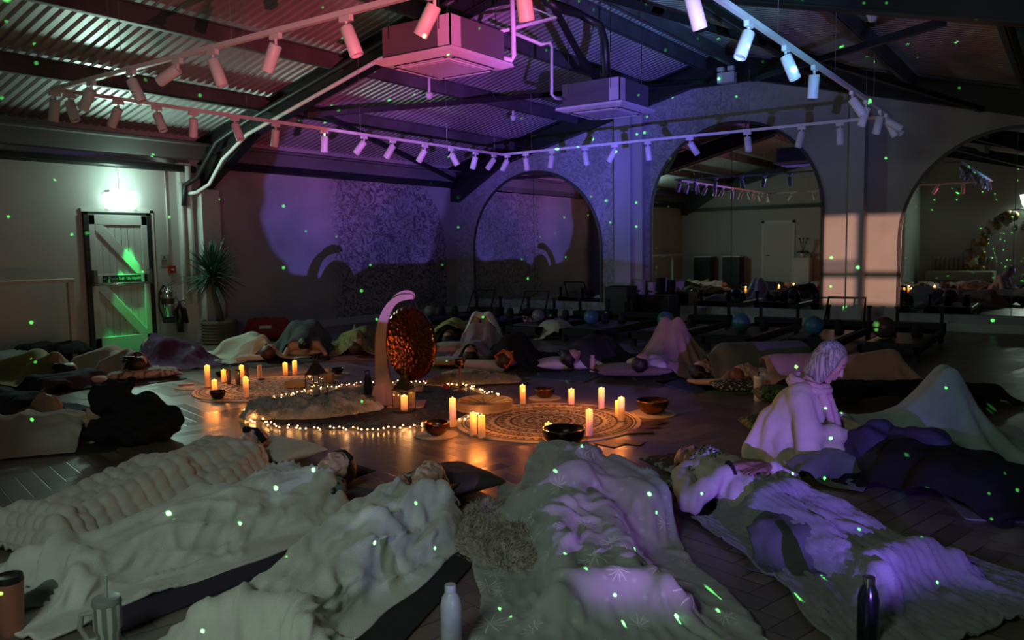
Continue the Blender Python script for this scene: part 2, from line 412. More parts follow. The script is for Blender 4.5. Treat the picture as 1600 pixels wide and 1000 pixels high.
# eaves beams on the left wall
trim(MB().box((XB, YL-.16, 2.82), (XM, YL-.02, 3.06)).box((XB, YL-.30, 3.02), (XM, YL, 3.05)), mat('eaves_green_grey', (.16, .17, .17), .4))
trim(MB().tube([(XB, YL-.10, 2.66), (XP-.25, YL-.10, 2.66)], .055, 12), M_black)
trim(MB().box((XB, YL-.05, 2.74), (XP-.3, YL, 2.80)), M_chrome)
trim(MB().box((XP+.1, YL-.14, 2.70), (XM, YL-.01, 2.90)).box((XP+.1, YL-.2, 2.70), (XM, YL-.01, 2.715)), M_black)
# portal rafters (I beams with haunches)
def rafter(x, w=.16):
    mb = MB()
    for s, ye in ((1, YL), (-1, YR)):
        za, ze = raft(YA), raft(ye)
        tp = .35
        # web
        mb.add([(x-.012, YA, za), (x-.012, ye, ze), (x-.012, ye, ze+tp), (x-.012, YA, za+tp), (x+.012, YA, za), (x+.012, ye, ze), (x+.012, ye, ze+tp), (x+.012, YA, za+tp)],
               [(0, 1, 2, 3), (7, 6, 5, 4), (0, 4, 5, 1), (3, 2, 6, 7), (1, 5, 6, 2), (0, 3, 7, 4)])
        mb.beam((x, YA, za), (x, ye, ze), w, .02); mb.beam((x, YA, za+tp), (x, ye, ze+tp), w, .02)
        # haunch
        yh = ye - s*1.35
        mb.add([(x-.05, yh, raft(yh)), (x-.05, ye-s*.02, raft(ye)), (x-.05, ye-s*.02, raft(ye)-.36), (x-.05, ye-s*.2, raft(ye)-.36),
                (x+.05, yh, raft(yh)), (x+.05, ye-s*.02, raft(ye)), (x+.05, ye-s*.02, raft(ye)-.36), (x+.05, ye-s*.2, raft(ye)-.36)],
               [(0, 1, 2, 3), (7, 6, 5, 4), (0, 4, 5, 1), (1, 5, 6, 2), (2, 6, 7, 3), (3, 7, 4, 0)])
        mb.beam((x, yh, raft(yh)-.01), (x, ye-s*.16, raft(ye)-.37), w, .02)
    # apex haunch plate
    za = raft(YA)
    mb.add([(x-.05, YA-.6, raft(YA-.6)), (x-.05, YA, za-.16), (x-.05, YA+.6, raft(YA+.6)), (x-.05, YA, za), (x+.05, YA-.6, raft(YA-.6)), (x+.05, YA, za-.16), (x+.05, YA+.6, raft(YA+.6)), (x+.05, YA, za)],
           [(0, 1, 2, 3), (7, 6, 5, 4), (0, 4, 5, 1), (1, 5, 6, 2), (2, 6, 7, 3), (3, 7, 4, 0)])
    trim(mb)
rafter(XP-.05); rafter(XM-.12); rafter(XB+.12)
# pier between the two bays
trim(MB().box((XP-.5, YL-.10, 0), (XP-.30, YL, 2.75)), M_white)
trim(MB().box((XP-.30, YL-.32, 0), (XP+.02, YL, 2.35)), M_wall)
trim(MB().tube([(XP-.40, YL-.16, .62), (XP-.40, YL-.16, 2.7)], .045, 10).tube([(XP-.52, YL-.14, .62), (XP-.52, YL-.14, 2.45)], .03, 10), M_white, smooth=True)
trim(MB().box((XP-.72, YL-.09, .56), (XP-.36, YL-.01, .64)), M_white)
# X bracing rods
def P_r(px, py, dz=-.25):         # pixel onto plane dz under the roof (left or right slope)
    for sg in (1, -1):
        # z = 4.72-.255*sg*(y-YA)+dz
        d = ray(px, py); t = (4.72+dz+.255*sg*YA-CH)/(d.z+.255*sg*d.y); p = CP+d*t
        if (p.y-YA)*sg >= 0 and t > 0: return p
    return p
def brace(a, b, r=.035): trim(MB().beam(a, b, r*2, r*2))
brace((7.9, 8.9, raft(8.9)+.02), (XM-.15, YL-.15, 2.86))
brace((7.9, 8.95, raft(8.95)-.05), (XM-.15, 5.4, raft(5.4)-.02))
brace((7.9, 1.0, raft(1.0)), (XM-.15, 4.6, raft(4.6))); brace((7.9, 4.3, raft(4.3)), (XM-.15, 1.2, raft(1.2)))
brace((3.6, 5.1, raft(5.1)), (7.7, 5.2, raft(5.2)), .05)
brace((2.0, .4, raft(.4)), (7.6, 4.0, raft(4.)), .05)
# skirting
M_skirt = mat('skirting', (.60, .60, .58), .5)
struct(MB().box((PY(240, 530, YL).x, YL-.025, 0), (XP-.3, YL, .13)), 'baseboard_left', M_skirt)
struct(MB().box((XP, YL-.02, 0), (XM, YL, .13)), 'baseboard_left_far', M_skirt)
struct(MB().box((XM-.02, YR, 0), (XM, YL, .13)), 'baseboard_front', M_skirt)
struct(MB().box((XB, 7.1, 0), (XB+.02, YL, .13)), 'baseboard_back', M_skirt)
# columns on mirror wall
def yM(px): return PX(px, 330, XM-.25).y
trim(MB().box((XM-.26, yM(985), 0), (XM, yM(960), 3.9)), mat('column_grey', (.5, .5, .52), .7))
trim(MB().box((XM-.16, yM(1000), 0), (XM, yM(985), 3.9)), M_wall)
trim(MB().box((XM-.26, yM(1349), 0), (XM, yM(1325), 3.6)), mat('column_grey', (.5, .5, .52), .7))

# arched mirrors
def arch(y0, y1, z0, z1, splits, label):
    r = (y1-y0)/2; cy = (y0+y1)/2; zs = z1-r
    o = empty('arched_mirror', (XM, cy, 0), 0, label, 'mirror', 'arched mirrors on the far wall')
    def top(y): return zs+math.sqrt(max(0, r*r-(y-cy)**2))
    ys = [y0]+splits+[y1]
    for a, b in zip(ys, ys[1:]):
        a2, b2 = a+(.004 if a != y0 else 0), b-.004
        N = 40; pts = [(a2, z0)] + [(a2+(b2-a2)*i/N, top(a2+(b2-a2)*i/N)) for i in range(N+1)] + [(b2, z0)]
        pts = pts[::-1]
        n = len(pts); mb = MB()
        mb.add([(-.03, y-cy, z) for y, z in pts]+[(-.005, y-cy, z) for y, z in pts],
               [tuple(range(n)), tuple(range(n, 2*n))[::-1]]+[(i, (i+1) % n, n+(i+1) % n, n+i) for i in range(n)])
        mb.build('mirror_panel', M_mirror, o)
    N = 48; path = [(-.02, y0-cy, z0), (-.02, y0-cy, zs)] + [(-.02, -r*math.cos(PI*i/N), zs+r*math.sin(PI*i/N)) for i in range(1, N)] + [(-.02, y1-cy, zs), (-.02, y1-cy, z0)]
    mb = MB()
    for a, b in zip(path, path[1:]):
        mb.beam(a, b, .05, .035, up=(1, 0, 0))
    mb.build('frame', M_darkframe, o)
yf = lambda px: PX(px, 400, XM-.02).y
arch(yf(939), yf(742), .30, 2.92, [(yf(939)+yf(742))/2], 'arched wall mirror nearest the corner, reflecting the purple-lit wall')
arch(yf(1284), yf(1018), .28, 3.50, [yf(1143)], 'tallest arched wall mirror, between the two grey columns')
arch(-.85, yf(1405), .27, 3.02, [.75], 'arched wall mirror at the right edge, reflecting the balloon arch')

# exit door
dx0, dx1 = PY(131.5, 400, YL).x, PY(236, 400, YL).x
dz1 = PY(185, 332, YL).z
d = empty('door_1', (dx0, YL, 0)); d['kind'] = 'structure'
w = dx1-dx0
MB().box((0, -.05, 0), (.055, .0, dz1)).box((w-.07, -.05, 0), (w, 0, dz1)).box((0, -.05, dz1-.04), (w, 0, dz1)).build('door_frame', mat('door_frame_dark', (.02, .025, .025), .5), d)
MB().box((w, -.03, 0), (w+.05, 0, dz1+.04)).box((-.02, -.03, dz1), (w+.05, 0, dz1+.05)).build('door_architrave', M_white, d)
mdoor = mat('door_white', (.62, .63, .62), .5)
mb = MB()
for i in range(9): mb.box((.06+i*(w-.13)/9, -.030, 0), (.06+(i+1)*(w-.13)/9-.006, -.005, dz1-.04))
mb.build('door_boards', mdoor, d)
mb = MB(); a, b = .06, w-.07
for z0, z1 in ((0.0, .22), (.96, 1.10), (dz1-.18, dz1-.04)): mb.box((a, -.055, z0), (b, -.03, z1))
mb.box((a, -.055, 0), (a+.09, -.03, dz1-.04)).box((b-.09, -.055, 0), (b, -.03, dz1-.04))
for z0, z1 in ((1.10, dz1-.18), (.22, .96)):
    mb.beam((a+.12, -.0425, z1-.03), (b-.12, -.0425, z0+.03), .10, .024, up=(0, 1, 0)) if False else mb.prism([(a+.09, z1), (a+.20, z1), (b-.09, z0+.07), (b-.09, z0), (b-.2, z0), (a+.09, z1-.08)], Matrix(((1, 0, 0, 0), (0, 0, -1, -.0425), (0, 1, 0, 0), (0, 0, 0, 1))), .024)
mb.build('door_brace', mdoor, d, bevel=.006)
pb = MB().box((a+.0, -.12, .95), (a+.05, -.05, 1.17)).box((b-.05, -.12, .95), (b, -.05, 1.17)).build('push_bar_bracket', mat('grey_metal', (.35, .36, .36), .3, metal=.7), d)
MB().tube([(a+.02, -.14, .97), (b-.02, -.14, .97)], .016, 10).build('push_bar', M_chrome, pb, smooth=True)
sg = MB().box((a+.15, -.066, 1.0), (b-.14, -.056, 1.09)).build('push_bar_sign', mat('sign_green', (.01, .045, .03), .4), d)
def text(body, size, name, m, parent, loc, rot, ext=.001, align='CENTER', flipx=False):
    c = bpy.data.curves.new(name, 'FONT'); c.body = body; c.size = size; c.extrude = ext; c.align_x = align; c.align_y = 'CENTER'
    o = bpy.data.objects.new('tmp', c); COL.objects.link(o); bpy.context.view_layer.update()
    me = bpy.data.meshes.new_from_object(o.evaluated_get(bpy.context.evaluated_depsgraph_get())); bpy.data.objects.remove(o)
    o = link(name, me, m, parent); o.location = loc; o.rotation_euler = rot; return o
text('\u2713 Push bar to open', .07, 'sign_lettering', mat('letter_green', (.5, .8, .6), .5), sg, ((a+b)/2, -.068, 1.045), (PI/2, 0, 0))
# exit box
e = empty('exit_sign', (ex.x, YL, ex.z), 0, 'brightly lit white emergency exit box above the white exit door', 'exit sign')
MB().box((-.20, -.10, .085), (.20, 0, .12)).build('housing', M_white, e)
MB().box((-.20, -.09, -.11), (.20, -.02, .085)).build('lit_panel', mat('exit_panel', (.9, 1, .95), .5, emit=(.72, 1, .88), estr=9), e)
MB().box((-.006, -.02, .12), (.006, -.0, .55)).build('conduit', M_white, e)
# mirror-side door in back wall
dd = empty('door_2', (XB, 7.95, 0)); dd['kind'] = 'structure'
yd0, yd1 = -.45, .45
MB().box((0, yd0-.08, 0), (.03, yd0, 2.12)).box((0, yd1, 0), (.03, yd1+.08, 2.12)).box((0, yd0-.08, 2.04), (.03, yd1+.08, 2.12)).build('door_frame', M_white, dd)
MB().box((0, yd0, 0), (.02, yd1, 2.04)).build('door_leaf', mat('leaf_white', (.62, .61, .58), .5), dd)
MB().tube([(.02, yd1-.08, 1.0), (.07, yd1-.08, 1.0), (.07, yd1-.2, 1.0)], .011).build('door_handle', M_black, dd)
trim(MB().box((XB, YN, 2.5), (XB+.06, YL, 2.62)), mat('dark_rail', (.06, .07, .07), .5))

# ================================================================== BODIES
def spheres(prims, n=14):
    out = []
    for p in prims:
        if p[0] == 'e': _, c, r = p[:3]; out.append((np.array(c, float), np.array(r, float)))
        else:
            a, ra, b, rb = np.array(p[0], float), p[1], np.array(p[2], float), p[3]
            k = max(2, int(np.linalg.norm(b-a)/max(.02, min(ra, rb)*.5))+2)
            for i in range(k):
                t = i/(k-1); out.append((a+(b-a)*t, np.array([ra+(rb-ra)*t]*3)))
    return out
def blobmesh(name, prims, voxel, smooth=6, fac=.5, M=None, disp=None):
    mb = MB()
    for p in prims:
        if p[0] == 'e':
            c, r = p[1], p[2]; R = p[3] if len(p) > 3 else Matrix.Identity(3)
            T = Matrix.Translation(Vector(c)) @ R.to_4x4() @ Matrix.Diagonal((r[0], r[1], r[2], 1))
            mb.sphere((0, 0, 0), 1, 16, M=T)
        else:
            a, ra, b, rb = Vector(p[0]), p[1], Vector(p[2]), p[3]; d = b-a; L = d.length
            if L < 1e-5: mb.sphere(a, ra, 12); continue
            prof = []
            for i in range(7): t = PI/2*i/6; prof.append((ra*math.sin(t), -ra*math.cos(t)))
            for i in range(7): t = PI/2*i/6; prof.append((rb*math.cos(t), L+rb*math.sin(t)))
            mb.lathe(prof, (0, 0, 0), 14, M=Matrix.Translation(a) @ d.to_track_quat('Z', 'Y').to_matrix().to_4x4())
    me = bpy.data.meshes.new(name+'_raw'); vs = [tuple(v) for v in mb.v]
    if M: vs = [tuple(M @ Vector(v)) for v in vs]
    me.from_pydata(vs, [], mb.f)
    bm = bmesh.new(); bm.from_mesh(me); bmesh.ops.recalc_face_normals(bm, faces=bm.faces); bm.to_mesh(me); bm.free()
    o = bpy.data.objects.new('tmp', me); COL.objects.link(o)
    r = o.modifiers.new('r', 'REMESH'); r.mode = 'VOXEL'; r.voxel_size = voxel
    if smooth: s = o.modifiers.new('s', 'SMOOTH'); s.iterations = smooth; s.factor = fac
    bpy.context.view_layer.update()
    out = bpy.data.meshes.new_from_object(o.evaluated_get(bpy.context.evaluated_depsgraph_get())); out.name = name
    bpy.data.objects.remove(o); bpy.data.meshes.remove(me)
    if disp:
        n = len(out.vertices); co = np.empty(n*3, np.float32); out.vertices.foreach_get('co', co); co = co.reshape(-1, 3).astype(float)
        no = np.empty(n*3, np.float32); out.vertices.foreach_get('normal', no); no = no.reshape(-1, 3)
        co = co + no*disp(co, no)[:, None]; out.vertices.foreach_set('co', co.astype(np.float32).ravel()); out.update()
    return out

def head_prims(F, U, c, ears=True):
    """head built around centre c, face direction F, crown direction U"""
    F = Vector(F).normalized(); U = Vector(U); U = (U-F*U.dot(F)).normalized(); Sd = U.cross(F); c = Vector(c)
    R = Matrix((F, U, Sd)).transposed()
    g = lambda f, u, s=0.: c+F*f+U*u+Sd*s
    p = [('e', g(-.012, .035), (.098, .093, .077), R), ('e', g(.028, -.03), (.062, .092, .060), R),
         (g(.03, -.085, .03), .022, g(.064, -.1), .021), (g(.03, -.085, -.03), .022, g(.064, -.1), .021),
         (g(-.01, -.05, .05), .018, g(.04, -.09, .028), .02), (g(-.01, -.05, -.05), .018, g(.04, -.09, -.028), .02),
         (g(.084, .018), .008, g(.107, -.022), .012), (g(.09, -.027, .011), .009, g(.09, -.027, -.011), .009),
         (g(.087, -.053, .017), .0075, g(.087, -.053, -.017), .0075), (g(.094, -.052, .006), .0065, g(.094, -.052, -.006), .0065),
         (g(.085, -.067, .014), .008, g(.085, -.067, -.014), .008),
         (g(.070, .034, .04), .012, g(.079, .036, .012), .012), (g(.070, .034, -.04), .012, g(.079, .036, -.012), .012),
         (g(.05, -.028, .036), .026, g(.03, -.02, .046), .022), (g(.05, -.028, -.036), .026, g(.03, -.02, -.046), .022),
         (g(.070, .008, .031), .0135, g(.068, .008, .036), .0125), (g(.070, .008, -.031), .0135, g(.068, .008, -.036), .0125)]
    if ears:
        for s in (1, -1): p += [('e', g(-.008, -.008, s*.077), (.018, .03, .009), R), ('e', g(-.004, -.03, s*.074), (.008, .009, .006), R)]
    return p, g, R
def hair_prims(g, R, style='short', rnd=None):
    rnd = rnd or random.Random(1)
    p = [('e', g(-.026, .052), (.094, .086, .086), R), ('e', g(-.045, .0), (.075, .085, .082), R)]
    if style in ('long', 'fan'):
        for i in range(16):
            s = -1+2*i/15.; a = g(-.03, .06+.02*rnd.random(), s*.075)
            e = g(-.09-.02*rnd.random(), -.06+.16*rnd.random()+(.14 if style == 'fan' else -.03), s*(.12+.05*rnd.random()))
            m = g(-.065, .05 if style == 'fan' else -.01, s*.1); p += [(a, .03, m, .026), (m, .026, e, .010)]
    if style == 'bun': p += [('e', g(-.03, .16), (.045, .04, .045), R)]
    return p

def hand_prims(w, d, nrm, L=.175, curl=.5, side=1):
    """wrist w, direction d, palm normal nrm (fingers curl towards it)"""
    w = Vector(w); d = Vector(d).normalized(); nrm = Vector(nrm); nrm = (nrm-d*nrm.dot(d)).normalized(); s = d.cross(nrm)*side
    p = []
    for k in (-1, -.3, .3, 1): p.append((w+s*(.012*k), .019, w+d*.085+s*(.032*k), .0125))
    for i, (k, l) in enumerate(((1.05, .072), (.36, .082), (-.34, .076), (-1.0, .060))):
        a = w+d*.085+s*(.031*k); dd = d.copy(); ln = l*.45; r = .0088
        for j in range(3):
            ang = curl*(.35+.3*j); dd = (dd*math.cos(ang)+nrm*math.sin(ang)).normalized(); b = a+dd*ln
            p.append((a, r, b, r*.93)); a = b; ln *= .72; r *= .92
    a = w+d*.03+s*.028; b = a+(d*.6+s*.7+nrm*.25).normalized()*.042; c = b+(d*.9+s*.25+nrm*.4).normalized()*.034
    p += [(a, .014, b, .0105), (b, .0105, c, .009)]
    return p

def body_prims(pose='supine', arms='side', L=1.62, hz=.11, seed=0):
    rnd = random.Random(seed); b = []
    z = .10
    if pose == 'side':
        b += [((.33, 0, .14), .10, (.36, 0, .26), .07), ((.42, 0, .15), .13, (.75, -.02, .13), .11), ((.75, -.02, .13), .11, (.92, -.03, .17), .15),
              ((.92, -.03, .18), .13, (1.12, .28, .13), .075), ((1.12, .28, .12), .07, (1.42, .02, .09), .045), ((1.42, .02, .07), .04, (1.50, .10, .07), .035)]
        b += [((.36, .05, .24), .055, (.55, .22, .16), .04), ((.55, .22, .14), .04, (.40, .32, .05), .03)]
        return b
    if pose == 'child':
        b += [((.25, .15, .16), .08, (.25, -.15, .16), .08), ((.3, 0, .17), .15, (.62, 0, .26), .15), ((.62, .09, .27), .15, (.72, .10, .30), .14), ((.62, -.09, .27), .15, (.72, -.10, .30), .14),
              ((.72, .14, .25), .10, (.42, .2, .09), .08), ((.72, -.14, .25), .10, (.42, -.2, .09), .08), ((.42, .2, .07), .06, (.85, .17, .06), .05), ((.42, -.2, .07), .06, (.85, -.17, .06), .05),
              ((.25, .2, .12), .05, (.02, .26, .05), .035), ((.25, -.2, .12), .05, (.02, -.26, .05), .035)]
        return b
    b += [((.32, .15, z+.01), .070, (.32, -.15, z+.01), .070), ((.40, .07, .11), .105, (.62, .06, .10), .095), ((.40, -.07, .11), .105, (.62, -.06, .10), .095),
          ((.62, 0, .11), .10, (.86, 0, .11), .10), ((.86, .08, .11), .11, (.90, -.08, .11), .11)]
    for s in (1, -1):
        if pose == 'knees':
            k = Vector((1.14, s*.08, .50)); an = Vector((1.36, s*.10, .08)); b += [((.90, s*.09, .12), .095, k, .062), (k, .06, an, .042), ((an.x, an.y, .05), .04, (an.x+.17, an.y, .05), .03)]
        else:
            k = Vector((1.28, s*.12, .10)); an = Vector((1.62, s*.14, .06)); b += [((.90, s*.09, .11), .095, k, .062), (k, .06, an, .04), ((an.x+.03, an.y, .06), .05, (an.x+.06, an.y+s*.06, .09), .052)]
        if arms == 'side': b += [((.33, s*.18, .10), .052, (.60, s*.27, .07), .042), ((.60, s*.27, .07), .04, (.84, s*.25, .06), .028), ((.84, s*.25, .05), .026, (.98, s*.25, .04), .02)]
        elif arms == 'belly': b += [((.33, s*.18, .11), .052, (.58, s*.27, .09), .042), ((.58, s*.27, .09), .04, (.66, s*.10, .22), .028), ((.66, s*.10, .22), .024, (.67, s*.02, .225), .02)]
    return b

FRIC = .22
def height_grid(prims, x0, x1, y0, y1, h):
    nx, ny = int((x1-x0)/h)+1, int((y1-y0)/h)+1
    X, Y = np.meshgrid(x0+np.arange(nx)*h, y0+np.arange(ny)*h, indexing='ij'); H = np.zeros_like(X)
    for c, r in spheres(prims):
        q = 1-((X-c[0])/r[0])**2-((Y-c[1])/r[1])**2
        H = np.maximum(H, np.where(q > 0, c[2]+r[2]*np.sqrt(np.maximum(q, 0)), 0))
    def blur(A, n):
        for _ in range(n):
            A = (A+np.roll(A, 1, 0)+np.roll(A, -1, 0)+np.roll(A, 1, 1)+np.roll(A, -1, 1))/5
        return A
    D = H.copy()
    for _ in range(5):           # limit the slope so that cloth can rest on it
        for ax in (0, 1):
            for s in (1, -1): D = np.maximum(D, np.roll(D, s, ax)-.030*h/.015)
    return np.maximum(np.maximum(blur(D, 3), blur(H, 1)), 0)

def drape(name, prims, x0, x1, wid, step=.03, slack=(1.06, 1.10), seed=0, steps=110, iters=5, m=None, parent=None, shape=None, thick=.008,
          fine=1, disp=None, sub=1, wrinkle=.02, stiff=.12, folds=.008, fdir=.25, fsize=.07, lift=.010):
    """cloth lying over the body: particles with distance constraints relaxed over a height field"""
    rs = np.random.RandomState(seed)
    nx, ny = int((x1-x0)/step)+1, int(wid/step)+1
    U, V = np.meshgrid(np.linspace(x0, x1, nx), np.linspace(-wid/2, wid/2, ny), indexing='ij')
    if shape: X, Y = shape(U, V)
    else: X, Y = U.copy(), V.copy()
    def lown(n, amp):            # smooth random field
        a = rs.randn(nx, ny)
        for _ in range(n): a = (a+np.roll(a, 1, 0)+np.roll(a, -1, 0)+np.roll(a, 1, 1)+np.roll(a, -1, 1))/5
        return a/(a.std()+1e-9)*amp
    X = X+lown(30, .012); Y = Y+lown(30, .012)
    hg = .015; gx0, gy0 = X.min()-.3, Y.min()-.3
    H = height_grid(prims, gx0, X.max()+.3, gy0, Y.max()+.3, hg)
    def hat(x, y):
        fx = np.clip((x-gx0)/hg, 0, H.shape[0]-1.01); fy = np.clip((y-gy0)/hg, 0, H.shape[1]-1.01)
        i = fx.astype(int); j = fy.astype(int); a = fx-i; b = fy-j
        return (H[i, j]*(1-a)*(1-b)+H[i+1, j]*a*(1-b)+H[i, j+1]*(1-a)*b+H[i+1, j+1]*a*b)
    Pp = np.stack([X, Y, hat(X, Y)+.03+np.abs(lown(4, wrinkle))], -1); F = np.stack([X, Y, 0*X], -1)
    V0 = np.zeros_like(Pp)
    cons = []
    def con(sl_a, sl_b, k, ax=None):
        L = np.linalg.norm(F[sl_a]-F[sl_b], axis=-1)
        s = slack[0] if ax == 0 else slack[1] if ax == 1 else (slack[0]+slack[1])/2
        cons.append((sl_a, sl_b, L*s, k))
    for st in (0, 1):
        e = nx-1 if (nx-1-st) % 2 == 0 else nx-1
        a = slice(st, nx-1, 2); n = len(range(nx)[a]); con((a, slice(None)), (slice(st+1, st+1+2*n, 2), slice(None)), .5, 0)
        a = slice(st, ny-1, 2); n = len(range(ny)[a]); con((slice(None), a), (slice(None), slice(st+1, st+1+2*n, 2)), .5, 1)
    for a, b in (((slice(0, -1), slice(0, -1)), (slice(1, None), slice(1, None))), ((slice(1, None), slice(0, -1)), (slice(0, -1), slice(1, None)))): con(a, b, .12)
    for a, b in (((slice(0, -2), slice(None)), (slice(2, None), slice(None))), ((slice(None), slice(0, -2)), (slice(None), slice(2, None)))): cons.append((a, b, np.linalg.norm(F[a]-F[b], axis=-1), stiff))
    for it in range(steps):
        old = Pp.copy(); V0 *= .92; V0[..., 2] -= .0016; Pp = Pp+V0
        for _ in range(iters):
            for a, b, L, k in cons:
                d = Pp[a]-Pp[b]; ln = np.linalg.norm(d, axis=-1)+1e-9
                c = d*((ln-L)/ln*k)[..., None]
                Pp[a] -= c; Pp[b] += c
        h = hat(Pp[..., 0], Pp[..., 1])+thick+lift; low = Pp[..., 2] < h
        Pp[..., 2] = np.where(low, h, Pp[..., 2])
        for q in (0, 1): Pp[..., q] = np.where(low, old[..., q]+(Pp[..., q]-old[..., q])*FRIC, Pp[..., q])
        V0 = Pp-old; V0[low] *= .5
    if fine > 1:                 # resample finer for raised knit patterns
        def up(A, f, ax):
            A = np.moveaxis(A, ax, 0); n = A.shape[0]; t = np.linspace(0, n-1, (n-1)*f+1); i = np.minimum(t.astype(int), n-2); w_ = (t-i)
            w_ = w_.reshape((-1,)+(1,)*(A.ndim-1)); Am = np.concatenate([A[:1]*2-A[1:2], A, A[-1:]*2-A[-2:-1]])
            p0, p1, p2, p3 = Am[i], Am[i+1], Am[i+2], Am[i+3]
            R = .5*((2*p1)+(p2-p0)*w_+(2*p0-5*p1+4*p2-p3)*w_**2+(3*p1-p0-3*p2+p3)*w_**3); return np.moveaxis(R, 0, ax)
        Pp = up(up(Pp, fine, 0), fine, 1); U = up(up(U, fine, 0), fine, 1); V = up(up(V, fine, 0), fine, 1); nx, ny = U.shape
    if folds:
        rf = np.random.RandomState(seed+99); px_ = (x1-x0)/nx; py_ = wid/ny
        def gn(lx, ly, th):
            kx = np.fft.fftfreq(nx)[:, None]/px_; ky = np.fft.fftfreq(ny)[None, :]/py_; c_, s_ = math.cos(th), math.sin(th)
            a_ = np.fft.ifft2(np.fft.fft2(rf.randn(nx, ny))*np.exp(-2*PI*PI*(((kx*c_+ky*s_)*lx)**2+((-kx*s_+ky*c_)*ly)**2))).real; return a_/a_.std()
        w_ = np.zeros((nx, ny))
        for th, am in ((fdir, 1.), (-fdir*1.4, .8), (fdir*3, .5)):
            n1 = gn(fsize*2.6, fsize*.45, th); msk = np.clip(gn(fsize*2.2, fsize*2.2, 0)*.6+.5, 0, 1.3)
            w_ += am*msk*(np.exp(-np.abs(n1)*2.6)*1.6-.5)
        w_ += .35*gn(fsize*.6, fsize*.2, .6)
        gx = np.gradient(Pp, axis=0); gy = np.gradient(Pp, axis=1); N = np.cross(gx, gy); N /= np.linalg.norm(N, axis=-1, keepdims=True)+1e-9
        Pp = Pp+N*(np.clip(w_, -.4, 3)*folds)[..., None]; Pp[..., 2] = np.maximum(Pp[..., 2], .018+.004*np.sin(U*9))
    if disp is not None:
        gx = np.gradient(Pp, axis=0); gy = np.gradient(Pp, axis=1); N = np.cross(gx, gy); N /= np.linalg.norm(N, axis=-1, keepdims=True)+1e-9
        Pp = Pp+N*disp(U, V)[..., None]; Pp[..., 2] = np.maximum(Pp[..., 2], .018)
    idx = np.arange(nx*ny).reshape(nx, ny)
    fs = np.stack([idx[:-1, :-1], idx[1:, :-1], idx[1:, 1:], idx[:-1, 1:]], -1).reshape(-1, 4)
    me = bpy.data.meshes.new(name); me.from_pydata(Pp.reshape(-1, 3).tolist(), [], fs.tolist())
    uv = me.uv_layers.new(name='UVMap'); uvs = np.stack([U.ravel(), V.ravel()], -1)[fs.ravel()]
    uv.data.foreach_set('uv', uvs.astype(np.float32).ravel())
    o = link(name, me, m, parent, smooth=True)
    sd = o.modifiers.new('thick', 'SOLIDIFY'); sd.thickness = thick*.9; sd.offset = -1
    if sub: q = o.modifiers.new('s', 'SUBSURF'); q.levels = sub; q.render_levels = sub
    return o

M_skin = mat('skin', (.52, .33, .25), .5, bump=.1, bscale=150, var=.05)
M_skin2 = mat('skin_dark', (.22, .12, .08), .5)
M_lip = mat('lips', (.42, .16, .14), .45)
def hairm(n, c): return mat(n, c, .45, bump=.6, bscale=90, var=.35, vscale=18)
M_hblk = hairm('hair_black', (.012, .010, .009)); M_hbrn = hairm('hair_brown', (.06, .032, .018)); M_haub = hairm('hair_auburn', (.16, .045, .02)); M_hbld = hairm('hair_blonde', (.42, .35, .28))

def pillow(w, d, h, m, loc, rz=0, label='', group=None, n=26, seed=0, pinch=.10, name='pillow', tilt=0, cat='pillow'):
    rs = np.random.RandomState(seed); a = np.linspace(-1, 1, n); U, V = np.meshgrid(a, a, indexing='ij')
    prof = (np.clip(1-np.abs(U)**2.6, 0, 1)**.5)*(np.clip(1-np.abs(V)**2.6, 0, 1)**.5)
    X = U*w/2*(1-pinch*(1-V**2)*np.abs(U)**3); Y = V*d/2*(1-pinch*(1-U**2)*np.abs(V)**3)
    nz = rs.randn(n, n)
    for _ in range(3): nz = (nz+np.roll(nz, 1, 0)+np.roll(nz, -1, 0)+np.roll(nz, 1, 1)+np.roll(nz, -1, 1))/5
    T = h/2*prof*(1+nz*.18)
    top = np.stack([X, Y, h/2+T], -1); bot = np.stack([X, Y, h/2-T*.95], -1)
    i = np.arange(n*n).reshape(n, n); q = np.stack([i[:-1, :-1], i[1:, :-1], i[1:, 1:], i[:-1, 1:]], -1).reshape(-1, 4)
    me = bpy.data.meshes.new(name); me.from_pydata(top.reshape(-1, 3).tolist()+bot.reshape(-1, 3).tolist(), [], q.tolist()+(q[:, ::-1]+n*n).tolist())
    bm = bmesh.new(); bm.from_mesh(me); bmesh.ops.remove_doubles(bm, verts=bm.verts, dist=.0015); bm.to_mesh(me); bm.free()
    o = link(name, me, m, None, smooth=True, sub=1); o.location = loc; o.rotation_euler = (tilt, 0, rz)
    return tag(o, label, cat, group)

def mat_rect(px, py, rz, L, Wd, m, label, z=.006, loc=None, name='yoga_mat', cat='mat'):
    c = Vector(loc) if loc else P(px, py); pts = []
    r = .03
    for cx, cy, a0 in ((L/2-r, Wd/2-r, 0), (-L/2+r, Wd/2-r, PI/2), (-L/2+r, -Wd/2+r, PI), (L/2-r, -Wd/2+r, 1.5*PI)):
        pts += [(cx+r*math.cos(a0+i*PI/8), cy+r*math.sin(a0+i*PI/8)) for i in range(5)]
    o = MB().prism(pts, Matrix.Identity(4), .01).build(name, m, None, bevel=.002, loc=(c.x, c.y, .006)); o.rotation_euler = (0, 0, rz)
    return tag(o, label, cat, None)

